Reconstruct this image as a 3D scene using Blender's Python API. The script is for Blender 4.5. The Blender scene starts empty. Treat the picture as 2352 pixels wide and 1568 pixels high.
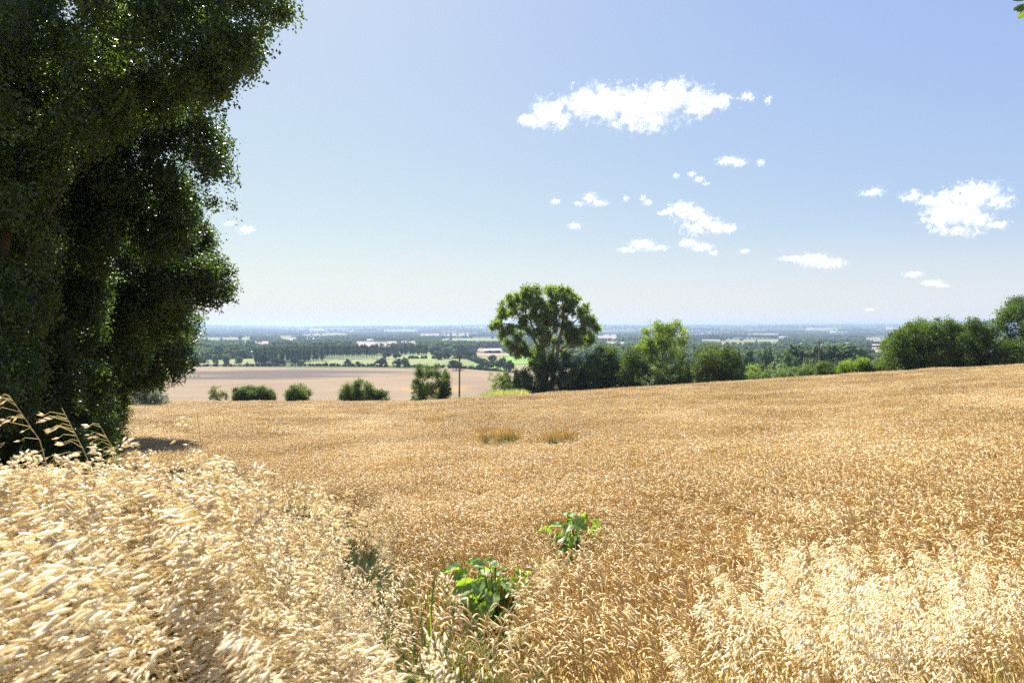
import bpy, math
import numpy as np

# ------------------------------------------------------------------ camera, sky, sun, exposure
F = 1568.0            # focal length and horizon on a 2352 px wide grid (24 mm on full frame)
CX, HY = 1176.0, 745.0
sc = bpy.context.scene
cam_d = bpy.data.cameras.new('camera')
cam = bpy.data.objects.new('camera', cam_d)
sc.collection.objects.link(cam)
cam_d.sensor_width = 36.0
cam_d.lens = 24.0
cam_d.shift_y = -(784.0 - HY) / 2352.0
cam_d.clip_start = 0.05
cam_d.clip_end = 90000.0
cam_d.dof.use_dof = True
cam_d.dof.focus_distance = 9.0
cam_d.dof.aperture_fstop = 7.0
cam.location = (0, 0, 0)
cam.rotation_euler = (math.radians(90), 0, 0)
sc.camera = cam

SUN_AZ, SUN_EL = math.radians(-24), math.radians(50)
world = bpy.data.worlds.new('World')
sc.world = world
world.use_nodes = True
wn = world.node_tree.nodes
sky = wn.new('ShaderNodeTexSky')
sky.sky_type = 'NISHITA'
sky.sun_disc = False
sky.sun_elevation = SUN_EL
sky.sun_rotation = SUN_AZ
sky.altitude = 100
sky.air_density = 1.0
sky.dust_density = 1.0
sky.ozone_density = 2.5
wbg = wn['Background']
wbg.inputs['Strength'].default_value = 0.06
# hazy summer sky: softened contrast, whitish towards the horizon
wl = world.node_tree.links
sp_ = wn.new('ShaderNodeSeparateColor'); wl.new(sky.outputs[0], sp_.inputs[0])
cb_ = wn.new('ShaderNodeCombineColor')
for i_, (g_, p_) in enumerate(((1.40, .57), (1.59, .53), (4.4, .06))):
    pw_ = wn.new('ShaderNodeMath'); pw_.operation = 'POWER'; wl.new(sp_.outputs[i_], pw_.inputs[0]); pw_.inputs[1].default_value = p_
    ml_ = wn.new('ShaderNodeMath'); ml_.operation = 'MULTIPLY'; wl.new(pw_.outputs[0], ml_.inputs[0]); ml_.inputs[1].default_value = g_
    wl.new(ml_.outputs[0], cb_.inputs[i_])
tc_ = wn.new('ShaderNodeTexCoord'); xyz_ = wn.new('ShaderNodeSeparateXYZ'); wl.new(tc_.outputs['Generated'], xyz_.inputs[0])
mr_ = wn.new('ShaderNodeMapRange'); mr_.interpolation_type = 'SMOOTHSTEP'
mr_.inputs[1].default_value = -.02; mr_.inputs[2].default_value = .15; mr_.inputs[3].default_value = .85; mr_.inputs[4].default_value = 0
wl.new(xyz_.outputs[2], mr_.inputs[0])
hm_ = wn.new('ShaderNodeMix'); hm_.data_type = 'RGBA'; wl.new(mr_.outputs[0], hm_.inputs[0]); wl.new(cb_.outputs[0], hm_.inputs[6])
hm_.inputs[7].default_value = (4.9, 5.0, 4.75, 1)
wl.new(hm_.outputs[2], wbg.inputs['Color'])

sun_d = bpy.data.lights.new('sun', 'SUN')
sun_d.energy = 5.0
sun_d.angle = math.radians(0.5)
sun_d.color = (1.0, 0.965, 0.90)
sun = bpy.data.objects.new('sun', sun_d)
sc.collection.objects.link(sun)
sun.rotation_euler = (math.radians(90) - SUN_EL, 0, math.pi - SUN_AZ)
sun.location = (-20, 40, 60)

sc.view_settings.view_transform = 'Standard'
sc.view_settings.look = 'None'
sc.view_settings.exposure = 1.58
sc.view_settings.gamma = 1.0
cy = sc.cycles
cy.max_bounces = 8
cy.diffuse_bounces = 3
cy.glossy_bounces = 2
cy.transmission_bounces = 3
cy.volume_bounces = 12
cy.transparent_max_bounces = 8
cy.use_denoising = False
cy.denoiser = 'OPENIMAGEDENOISE'
cy.denoising_input_passes = 'RGB_ALBEDO_NORMAL'
cy.sample_clamp_indirect = 6.0
cy.caustics_reflective = False
cy.caustics_refractive = False

# ------------------------------------------------------------------ helpers
def rng_(s): return np.random.default_rng(s)
UP = np.array([0., 0., 1.])

def ss(a, b, x):
    t = np.clip((np.asarray(x, float) - a) / (b - a), 0, 1)
    return t * t * (3 - 2 * t)

_GY = np.array([-4000, -300, -60, -8, 0, 1.6, 3.2, 4.4, 8.7, 16, 32, 50, 80, 110, 150, 200, 260, 330, 400, 700, 1000, 2000, 3000, 5000, 5600, 6500, 8000, 9500, 11000, 14000, 30000.])
_GD = np.array([-30, -6, 0.0, 1.3, 1.6, 1.65, 2.25, 2.75, 3.36, 4.15, 5.5, 7.0, 9.05, 12.4, 18.5, 26, 33, 38.5, 40.5, 43, 47, 57, 65, 74, 72, 56, 42, 32, 22, 22, 24.])
_a = lambda y: np.arcsinh(np.asarray(y, float) / 10.0)
_tx = np.linspace(_a(-4000), _a(30000), 6000)
_ty = np.interp(_tx, _a(_GY), _GD)
_k = np.hanning(61); _k /= _k.sum()
_ty = np.convolve(np.pad(_ty, 30, mode='edge'), _k, 'valid')

def H(x, y):
    x = np.asarray(x, float); y = np.asarray(y, float)
    d = np.interp(_a(y), _tx, _ty)
    lift = np.clip(0.063 * x, -0.72, 6.6)
    lift = lift * (1 - ss(110, 330, y)) * ss(-30, 3, y)
    h = -d + lift
    far = ss(5200, 9500, y)
    r = np.hypot(x, y)
    h = h + far * (9 * np.sin(x / 900 + 1.3) + 7 * np.sin(x / 410 + y / 1500) + 4 * np.sin(x / 170 + y / 300.) + 12 * np.sin(x / 2600 + .4))
    h = h + ss(600, 1500, y) * (1.2 * np.sin(x / 260) * np.sin(y / 310))
    h = h + (1 - ss(60, 120, y)) * 0.05 * np.sin(x * .7 + 1) * np.sin(y * .45)
    return h

def onpic(X, Y, d):
    """point at distance d along the view axis seen at (X, Y)"""
    X = np.asarray(X, float); Y = np.asarray(Y, float)
    return np.stack(np.broadcast_arrays((X - CX) / F * d, d + 0 * X, (HY - Y) / F * d), -1)

_DS = np.geomspace(120, 20000, 1500)
def ground_at(X, Y):
    u = (X - CX) / F; t = (HY - Y) / F
    h = H(u * _DS, _DS)
    below = np.nonzero(t * _DS <= h)[0]
    d = _DS[below[0]] if len(below) else 12000.
    return np.array([u * d, d, float(H(u * d, d))])

def unit(v): return v / np.maximum(np.linalg.norm(v, axis=-1, keepdims=True), 1e-9)

def inpoly(P, poly):
    x, y = P[:, 0], P[:, 1]
    poly = np.asarray(poly, float); ins = np.zeros(len(P), bool)
    j = len(poly) - 1
    for i in range(len(poly)):
        xi, yi = poly[i]; xj, yj = poly[j]
        c = ((yi > y) != (yj > y)) & (x < (xj - xi) * (y - yi) / (yj - yi + 1e-12) + xi)
        ins ^= c; j = i
    return ins

def edgedist(P, poly):
    poly = np.asarray(poly, float); d = np.full(len(P), 1e9)
    for i in range(len(poly)):
        a = poly[i]; b = poly[(i + 1) % len(poly)]; ab = b - a
        t = np.clip(((P - a) @ ab) / (ab @ ab + 1e-9), 0, 1)
        d = np.minimum(d, np.linalg.norm(P - (a + t[:, None] * ab), axis=1))
    return d

class MB:
    """collects polygons"""
    def __init__(s): s.V = []; s.F3 = []; s.F4 = []; s.n = 0
    def add(s, V, F, m=0):
        V = np.asarray(V, float).reshape(-1, 3); F = np.asarray(F, int)
        if len(F) == 0: return
        (s.F3 if F.shape[1] == 3 else s.F4).append((F + s.n, np.full(len(F), m) if np.isscalar(m) else np.asarray(m)))
        s.V.append(V); s.n += len(V)
    def tube(s, P, R, k=6, m=0, cap=False):
        P = np.asarray(P, float); R = np.broadcast_to(np.asarray(R, float), (len(P),))
        T = np.gradient(P, axis=0); T = unit(T)
        ref = np.array([1., 0, 0]) if abs(T[0][0]) < .8 else np.array([0, 1., 0])
        A = unit(np.cross(T, ref)); B = np.cross(T, A)
        ang = np.arange(k) * 2 * math.pi / k
        V = P[:, None] + R[:, None, None] * (A[:, None] * np.cos(ang)[None, :, None] + B[:, None] * np.sin(ang)[None, :, None])
        n = len(P); i = np.arange(n - 1)[:, None] * k; j = np.arange(k)[None]; j2 = (j + 1) % k
        Fq = np.stack([i + j, i + j2, i + k + j2, i + k + j], -1).reshape(-1, 4)
        s.add(V.reshape(-1, 3), Fq, m)
    def box(s, c, d, m=0, rz=0.0):
        c = np.asarray(c, float); d = np.asarray(d, float) / 2
        V = np.array([[x, y, z] for x in (-1, 1) for y in (-1, 1) for z in (-1, 1)]) * d
        ca, sa = math.cos(rz), math.sin(rz)
        V = np.stack([V[:, 0] * ca - V[:, 1] * sa, V[:, 0] * sa + V[:, 1] * ca, V[:, 2]], -1) + c
        s.add(V, [[0, 1, 3, 2], [4, 6, 7, 5], [0, 4, 5, 1], [2, 3, 7, 6], [0, 2, 6, 4], [1, 5, 7, 3]], m)
    def leaves(s, C, N, size, rng, asp=.6, m=0):
        n = len(C); N = unit(N)
        t = unit(np.cross(N, rng.normal(size=(n, 3)))); b = np.cross(N, t)
        sz = (np.broadcast_to(np.asarray(size, float), (n,)) * rng.uniform(.65, 1.25, n))[:, None]
        V = np.stack([C - t * sz * .5, C + b * sz * asp * .5 + N * sz * .1, C + t * sz * .5, C - b * sz * asp * .5 + N * sz * .1], 1)
        s.add(V.reshape(-1, 3), np.arange(4 * n).reshape(-1, 4), m)
    def data(s, name, mats, smooth=False):
        me = bpy.data.meshes.new(name)
        V = np.concatenate(s.V) if s.V else np.zeros((0, 3))
        f4 = np.concatenate([f for f, _ in s.F4]) if s.F4 else np.zeros((0, 4), int)
        f3 = np.concatenate([f for f, _ in s.F3]) if s.F3 else np.zeros((0, 3), int)
        mi = np.concatenate([x for _, x in s.F4] + [x for _, x in s.F3]) if s.n else np.zeros(0, int)
        me.vertices.add(len(V)); me.vertices.foreach_set('co', V.astype(np.float32).ravel())
        me.loops.add(f4.size + f3.size)
        me.loops.foreach_set('vertex_index', np.concatenate([f4.ravel(), f3.ravel()]).astype(np.int32))
        me.polygons.add(len(f4) + len(f3))
        st = np.concatenate([np.arange(len(f4)) * 4, f4.size + np.arange(len(f3)) * 3]).astype(np.int32)
        me.polygons.foreach_set('loop_start', st)
        me.polygons.foreach_set('material_index', mi.astype(np.int32))
        if smooth: me.polygons.foreach_set('use_smooth', np.ones(len(st), bool))
        for mt in mats: me.materials.append(mt)
        me.update(calc_edges=True)
        return me
    def build(s, name, mats, parent=None, loc=None, smooth=False):
        if not isinstance(mats, (list, tuple)): mats = [mats]
        if loc is not None:
            s.V = [v - np.asarray(loc) for v in s.V]
        o = bpy.data.objects.new(name, s.data(name, mats, smooth))
        sc.collection.objects.link(o)
        if parent is not None: o.parent = parent
        elif loc is not None: o.location = tuple(loc)
        return o

def tag(o, label=None, cat=None, group=None, kind=None):
    if label: o['label'] = label
    if cat: o['category'] = cat
    if group: o['group'] = group
    if kind: o['kind'] = kind
    return o

def empty(name, loc, label, cat, group=None):
    o = bpy.data.objects.new(name, None); sc.collection.objects.link(o)
    o.empty_display_size = .2
    o.location = tuple(float(v) for v in loc); tag(o, label, cat, group)
    return o

def copy_tree(o, parent=None):
    c = o.copy(); sc.collection.objects.link(c); c.parent = parent
    for ch in list(o.children):
        copy_tree(ch, c)
    return c

# ------------------------------------------------------------------ materials
def new_mat(name):
    m = bpy.data.materials.new(name); m.use_nodes = True
    nt = m.node_tree; nt.nodes.clear()
    out = nt.nodes.new('ShaderNodeOutputMaterial')
    return m, nt, out

def ramp(nt, src, stops):
    r = nt.nodes.new('ShaderNodeValToRGB')
    e = r.color_ramp.elements
    while len(e) < len(stops): e.new(0.5)
    for k, (p, c) in enumerate(stops):
        e[k].position = p; e[k].color = (*c, 1)
    nt.links.new(src, r.inputs[0]); return r.outputs[0]

def noise(nt, scale, detail=3, vec=None, rough=.55):
    n = nt.nodes.new('ShaderNodeTexNoise'); n.inputs['Scale'].default_value = scale
    n.inputs['Detail'].default_value = detail; n.inputs['Roughness'].default_value = rough
    if vec is not None: nt.links.new(vec, n.inputs['Vector'])
    return n.outputs['Fac']

def position(nt):
    return nt.nodes.new('ShaderNodeNewGeometry').outputs['Position']

def mathn(nt, op, a, b=None):
    n = nt.nodes.new('ShaderNodeMath'); n.operation = op
    for i, v in enumerate((a, b)):
        if v is None: continue
        if isinstance(v, (int, float)): n.inputs[i].default_value = v
        else: nt.links.new(v, n.inputs[i])
    return n.outputs[0]

def mixc(nt, fac, a, b, mode='MIX'):
    n = nt.nodes.new('ShaderNodeMix'); n.data_type = 'RGBA'; n.blend_type = mode
    for s_, v in ((n.inputs[0], fac), (n.inputs[6], a), (n.inputs[7], b)):
        if isinstance(v, (int, float)): s_.default_value = v
        elif isinstance(v, tuple): s_.default_value = (*v, 1)
        else: nt.links.new(v, s_)
    return n.outputs[2]

def organic(name, stops, trans=.35, tcol=None, rough=.5, spec=.5, inst=True, nscale=None):
    """thin plant tissue: reflected light plus light let through; colour varies per leaf and per plant"""
    m, nt, out = new_mat(name)
    g = nt.nodes.new('ShaderNodeNewGeometry')
    v = g.outputs['Random Per Island']
    if inst:
        oi = nt.nodes.new('ShaderNodeObjectInfo')
        v = mathn(nt, 'ADD', mathn(nt, 'MULTIPLY', v, .6), mathn(nt, 'MULTIPLY', oi.outputs['Random'], .4))
    if nscale:
        nz = noise(nt, nscale, 2, g.outputs['Position'])
        v = mathn(nt, 'ADD', mathn(nt, 'MULTIPLY', v, .5), mathn(nt, 'SUBTRACT', mathn(nt, 'MULTIPLY', nz, 1.5), .5))
    col = ramp(nt, v, stops)
    p = nt.nodes.new('ShaderNodeBsdfPrincipled')
    nt.links.new(col, p.inputs['Base Color'])
    p.inputs['Roughness'].default_value = rough
    p.inputs['Specular IOR Level'].default_value = spec
    if trans > 0:
        tr = nt.nodes.new('ShaderNodeBsdfTranslucent')
        tc = mixc(nt, 1.0, col, tcol or (1.6, 1.6, 1.0), 'MULTIPLY')
        nt.links.new(tc, tr.inputs['Color'])
        mx = nt.nodes.new('ShaderNodeMixShader'); mx.inputs[0].default_value = trans
        nt.links.new(p.outputs[0], mx.inputs[1]); nt.links.new(tr.outputs[0], mx.inputs[2])
        nt.links.new(mx.outputs[0], out.inputs[0])
    else:
        nt.links.new(p.outputs[0], out.inputs[0])
    return m

def plain(name, col, rough=.8, metal=0., nscale=None, var=.25, spec=.4):
    m, nt, out = new_mat(name)
    p = nt.nodes.new('ShaderNodeBsdfPrincipled')
    c2 = tuple(x * (1 - var) for x in col)
    if nscale:
        nt.links.new(ramp(nt, noise(nt, nscale, 5, position(nt)), [(.3, c2), (.7, col)]), p.inputs['Base Color'])
    else: p.inputs['Base Color'].default_value = (*col, 1)
    p.inputs['Roughness'].default_value = rough; p.inputs['Metallic'].default_value = metal
    p.inputs['Specular IOR Level'].default_value = spec
    nt.links.new(p.outputs[0], out.inputs[0])
    return m

M = {}
M['wheat_ear'] = organic('wheat_ear', [(0, (.50, .365, .15)), (.5, (.70, .55, .265)), (1, (.88, .77, .50))], .25, (1.3, 1.15, .7), .42, .5, nscale=.16)
M['wheat_stem'] = organic('wheat_stem', [(0, (.42, .305, .10)), (.6, (.57, .43, .17)), (.93, (.72, .52, .24)), (1, (.3, .36, .08))], .35, (1.3, 1.1, .7), .5, .4)
M['oat_husk'] = organic('oat_husk', [(0, (.68, .53, .30)), (.5, (.85, .75, .52)), (1, (.94, .90, .74))], .5, (1.06, 1.03, .92), .4, .5)
M['oat_stem'] = organic('oat_stem', [(0, (.60, .45, .20)), (.6, (.74, .60, .33)), (1, (.5, .48, .22))], .25, (1.1, 1.0, .7), .5, .4)
M['pale_husk'] = organic('pale_husk', [(0, (.76, .62, .38)), (.5, (.88, .80, .58)), (1, (.94, .90, .74))], .4, (1.15, 1.1, .85), .45, .4)
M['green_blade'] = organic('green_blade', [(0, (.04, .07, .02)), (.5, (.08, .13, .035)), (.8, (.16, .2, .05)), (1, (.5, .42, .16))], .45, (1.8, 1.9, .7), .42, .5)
M['shade_toned_blade'] = organic('shade_toned_blade', [(0, (.012, .02, .008)), (.6, (.03, .045, .016)), (.9, (.09, .10, .04)), (1, (.3, .26, .12))], .25, (1.6, 1.7, .7), .6, .2)  # rank grass green darkened so its colour carries the margin's shade
M['dull_weed'] = organic('dull_weed', [(0, (.05, .055, .02)), (.6, (.10, .105, .035)), (1, (.3, .24, .09))], .3, (1.5, 1.5, .7), .6, .2)
M['pale_blade'] = organic('pale_blade', [(0, (.16, .22, .07)), (.5, (.3, .33, .13)), (1, (.6, .5, .24))], .45, (1.5, 1.5, .8), .5, .4)
M['dry_stem'] = organic('dry_stem', [(0, (.45, .30, .10)), (1, (.66, .47, .16))], .15, (1.2, 1.1, .7), .5, .4)
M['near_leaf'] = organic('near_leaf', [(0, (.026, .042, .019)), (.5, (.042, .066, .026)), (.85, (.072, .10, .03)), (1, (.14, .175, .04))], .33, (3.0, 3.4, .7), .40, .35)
M['ash_leaf'] = organic('ash_leaf', [(0, (.08, .115, .035)), (.5, (.14, .182, .052)), (1, (.22, .265, .072))], .48, (2.0, 2.2, .8), .6, .18, nscale=.25)
M['dark_leaf'] = organic('dark_leaf', [(0, (.03, .05, .016)), (.5, (.06, .09, .024)), (1, (.12, .16, .036))], .32, (2.0, 2.2, .8), .6, .18, nscale=.25)
M['bright_leaf'] = organic('bright_leaf', [(0, (.07, .12, .02)), (.5, (.14, .21, .03)), (1, (.24, .32, .05))], .45, (1.9, 2.0, .7), .6, .18, nscale=.3)
M['grey_leaf'] = organic('grey_leaf', [(0, (.07, .09, .055)), (1, (.2, .23, .15))], .3, (1.4, 1.5, 1.0), .45, .4)
M['mid_leaf'] = organic('mid_leaf', [(0, (.035, .06, .018)), (.5, (.06, .095, .026)), (1, (.10, .145, .04))], .35, (1.8, 2.0, .8), .7, .12)
M['valley_leaf'] = organic('valley_leaf', [(0, (.05, .085, .03)), (.5, (.08, .12, .042)), (1, (.13, .175, .06))], .3, (1.3, 1.4, .8), 1, 0)
M['valley_dark'] = organic('valley_dark', [(0, (.028, .048, .022)), (.5, (.045, .07, .028)), (1, (.075, .105, .038))], .2, (1.3, 1.4, .8), 1, 0)
M['valley_lime'] = organic('valley_lime', [(0, (.09, .14, .05)), (.5, (.14, .19, .065)), (1, (.2, .26, .09))], .3, (1.3, 1.4, .8), 1, 0)
M['poplar_leaf'] = organic('poplar_leaf', [(0, (.055, .09, .04)), (.5, (.08, .125, .055)), (1, (.11, .16, .07))], .25, (1.3, 1.4, .8), 1, 0)
M['bush_leaf'] = organic('bush_leaf', [(0, (.035, .06, .014)), (.5, (.07, .11, .024)), (1, (.14, .19, .035))], .35, (1.9, 2.0, .7), .6, .18, nscale=.5)
M['lime_leaf'] = organic('lime_leaf', [(0, (.06, .10, .025)), (.5, (.10, .155, .035)), (1, (.16, .22, .055))], .4, (1.8, 1.9, .8), .5, .3)
M['burdock_leaf'] = organic('burdock_leaf', [(0, (.10, .17, .06)), (.7, (.2, .28, .09)), (1, (.38, .36, .12))], .5, (1.7, 1.9, .3), .42, .5, inst=False)
M['bark'] = plain('bark', (.10, .08, .06), .9, nscale=6)
M['pale_bark'] = plain('pale_bark', (.3, .25, .18), .9, nscale=3)
M['pole_wood'] = plain('pole_wood', (.20, .15, .09), .85, nscale=4)
M['ceramic'] = plain('ceramic', (.25, .22, .2), .3)
M['galvanised'] = plain('galvanised', (.35, .36, .37), .5, .6)

# ground: soil and stubble tones near, hedged patchwork far
def ground_material():
    m, nt, out = new_mat('ground_cover')
    pos = position(nt)
    sep = nt.nodes.new('ShaderNodeSeparateXYZ'); nt.links.new(pos, sep.inputs[0])
    vor = nt.nodes.new('ShaderNodeTexVoronoi'); vor.distance = 'CHEBYCHEV'
    mp = nt.nodes.new('ShaderNodeMapping'); mp.inputs['Scale'].default_value = (1 / 300, 1 / 420, 0); mp.inputs['Rotation'].default_value = (0, 0, .35)
    nt.links.new(pos, mp.inputs[0]); nt.links.new(mp.outputs[0], vor.inputs['Vector']); vor.inputs['Scale'].default_value = 1
    sv = nt.nodes.new('ShaderNodeSeparateColor'); nt.links.new(vor.outputs['Color'], sv.inputs[0])
    fields = ramp(nt, sv.outputs[0], [(0, (.05, .08, .022)), (.25, (.09, .125, .035)), (.45, (.16, .16, .065)), (.53, (.045, .065, .022)), (.7, (.17, .13, .085)), (.76, (.06, .095, .027)), (.9, (.22, .18, .1)), (.94, (.05, .08, .025))])
    fields.node.color_ramp.interpolation = 'CONSTANT'
    fields = mixc(nt, .35, fields, ramp(nt, noise(nt, .02, 4, pos), [(.3, (.035, .055, .018)), (.7, (.12, .13, .05))]))
    soil = ramp(nt, noise(nt, 3.0, 6, pos), [(.3, (.10, .065, .03)), (.55, (.2, .13, .06)), (.75, (.3, .2, .1))])
    soil = mixc(nt, ramp(nt, noise(nt, .6, 4, pos), [(.45, (0, 0, 0)), (.65, (1, 1, 1))]), soil, (.06, .09, .02))
    mr = nt.nodes.new('ShaderNodeMapRange'); mr.inputs[1].default_value = 90; mr.inputs[2].default_value = 130
    nt.links.new(sep.outputs[1], mr.inputs[0])
    col = mixc(nt, mr.outputs[0], soil, fields)
    p = nt.nodes.new('ShaderNodeBsdfPrincipled'); p.inputs['Roughness'].default_value = 1; p.inputs['Specular IOR Level'].default_value = .1
    nt.links.new(col, p.inputs['Base Color']); nt.links.new(p.outputs[0], out.inputs[0])
    return m
M['ground'] = ground_material()

def crop_material():
    """ripe far field: tan, dull brown patch, thin tramlines, orange lodged streaks"""
    m, nt, out = new_mat('far_crop')
    pos = position(nt)
    base = ramp(nt, noise(nt, .012, 5, pos, .6), [(.3, (.165, .12, .073)), (.6, (.20, .148, .092)), (.8, (.23, .172, .108))])
    mp = nt.nodes.new('ShaderNodeMapping'); mp.inputs['Scale'].default_value = (.004, .025, 1); nt.links.new(pos, mp.inputs[0])
    st = noise(nt, 1.0, 6, mp.outputs[0], .65)
    sep = nt.nodes.new('ShaderNodeSeparateXYZ'); nt.links.new(pos, sep.inputs[0])
    # dull brown patch towards the upper left of the field
    gx = mathn(nt, 'DIVIDE', mathn(nt, 'ADD', sep.outputs[0], 205.), 120.)
    gy = mathn(nt, 'DIVIDE', mathn(nt, 'SUBTRACT', sep.outputs[1], 585.), 65.)
    rr = mathn(nt, 'SQRT', mathn(nt, 'ADD', mathn(nt, 'MULTIPLY', gx, gx), mathn(nt, 'MULTIPLY', gy, gy)))
    mk = mathn(nt, 'ADD', mathn(nt, 'SUBTRACT', 1.15, rr), mathn(nt, 'MULTIPLY', mathn(nt, 'SUBTRACT', st, .5), 3.0))
    mk = ramp(nt, mk, [(.1, (0, 0, 0)), (.45, (1, 1, 1))])
    col = mixc(nt, mk, base, (.085, .066, .055))
    # orange lodged streaks, right of centre
    gx = mathn(nt, 'DIVIDE', mathn(nt, 'ADD', sep.outputs[0], 50.), 38.)
    gy = mathn(nt, 'DIVIDE', mathn(nt, 'SUBTRACT', sep.outputs[1], 420.), 45.)
    rr = mathn(nt, 'SQRT', mathn(nt, 'ADD', mathn(nt, 'MULTIPLY', gx, gx), mathn(nt, 'MULTIPLY', gy, gy)))
    mk2 = mathn(nt, 'ADD', mathn(nt, 'SUBTRACT', .9, rr), mathn(nt, 'MULTIPLY', mathn(nt, 'SUBTRACT', st, .5), 4.0))
    col = mixc(nt, ramp(nt, mk2, [(.3, (0, 0, 0)), (.7, (.8, .8, .8))]), col, (.33, .19, .07))
    # tramlines: pairs of thin darker lines running slantwise
    for ang, per, off in ((.50, 42., 0.), ):
        ca, sa = math.cos(ang), math.sin(ang)
        q = mathn(nt, 'ADD', mathn(nt, 'MULTIPLY', sep.outputs[0], -sa), mathn(nt, 'MULTIPLY', sep.outputs[1], ca))
        q = mathn(nt, 'ADD', q, mathn(nt, 'MULTIPLY', mathn(nt, 'SINE', mathn(nt, 'MULTIPLY', sep.outputs[0], .012)), 22.0))
        fr = mathn(nt, 'MULTIPLY', mathn(nt, 'FRACT', mathn(nt, 'DIVIDE', q, per)), per)
        for c in (5.0, 7.2):
            dd = mathn(nt, 'ABSOLUTE', mathn(nt, 'SUBTRACT', fr, c))
            ln = mathn(nt, 'LESS_THAN', dd, .55)
            col = mixc(nt, mathn(nt, 'MULTIPLY', ln, .55), col, (.10, .075, .04))
    p = nt.nodes.new('ShaderNodeBsdfPrincipled'); p.inputs['Roughness'].default_value = 1; p.inputs['Specular IOR Level'].default_value = .1
    nt.links.new(col, p.inputs['Base Color'])
    bmp = nt.nodes.new('ShaderNodeBump'); bmp.inputs['Strength'].default_value = .8; bmp.inputs['Distance'].default_value = .6
    nt.links.new(noise(nt, .9, 4, pos), bmp.inputs['Height']); nt.links.new(bmp.outputs[0], p.inputs['Normal'])
    nt.links.new(p.outputs[0], out.inputs[0])
    return m
M['far_crop'] = crop_material()

def field_mat(name, a, b):
    m, nt, out = new_mat(name)
    pos = position(nt)
    mp = nt.nodes.new('ShaderNodeMapping'); mp.inputs['Scale'].default_value = (.01, .05, 1); nt.links.new(pos, mp.inputs[0])
    col = ramp(nt, noise(nt, 1., 5, mp.outputs[0]), [(.35, a), (.65, b)])
    p = nt.nodes.new('ShaderNodeBsdfPrincipled'); p.inputs['Roughness'].default_value = 1; p.inputs['Specular IOR Level'].default_value = .1
    nt.links.new(col, p.inputs['Base Color']); nt.links.new(p.outputs[0], out.inputs[0])
    return m
M['hay'] = field_mat('hay_meadow', (.13, .15, .055), (.175, .18, .075))
M['pasture'] = field_mat('pasture', (.11, .20, .03), (.16, .25, .05))
M['dull_green'] = field_mat('dull_green', (.10, .16, .05), (.15, .2, .07))
M['stubble'] = field_mat('stubble', (.21, .15, .10), (.26, .2, .14))
M['plough'] = field_mat('plough', (.22, .16, .14), (.3, .21, .18))

# ------------------------------------------------------------------ ground
def grid_object(name, xs, ys, mat, kind='structure', zoff=0.0, label=None):
    X, Y = np.meshgrid(xs, ys)
    V = np.stack([X, Y, H(X, Y) + zoff], -1).reshape(-1, 3)
    nx, ny = len(xs), len(ys)
    i = np.arange(ny - 1)[:, None] * nx; j = np.arange(nx - 1)[None]
    Fq = np.stack([i + j, i + j + 1, i + nx + j + 1, i + nx + j], -1).reshape(-1, 4)
    mb = MB(); mb.add(V, Fq)
    o = mb.build(name, mat, smooth=True)
    return tag(o, kind=kind)
ya = np.sinh(np.linspace(_a(-3500), _a(15000), 620)) * 10
xa = np.sinh(np.linspace(-_a(14000), _a(14000), 420)) * 10
grid_object('ground', xa, ya, M['ground'])

def field(corners, mat, name='field', n=24, zoff=.35):
    c = [ground_at(*p) for p in corners]     # near-left, near-right, far-right, far-left
    s = np.linspace(0, 1, n)
    U, W = np.meshgrid(s, s)
    P = (1 - W)[..., None] * ((1 - U)[..., None] * c[0] + U[..., None] * c[1]) + W[..., None] * ((1 - U)[..., None] * c[3] + U[..., None] * c[2])
    P[..., 2] = H(P[..., 0], P[..., 1]) + zoff
    i = np.arange(n - 1)[:, None] * n; j = np.arange(n - 1)[None]
    mb = MB(); mb.add(P.reshape(-1, 3), np.stack([i + j, i + j + 1, i + n + j + 1, i + n + j], -1).reshape(-1, 4))
    return tag(mb.build(name, mat, smooth=True), kind='structure')

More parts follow.
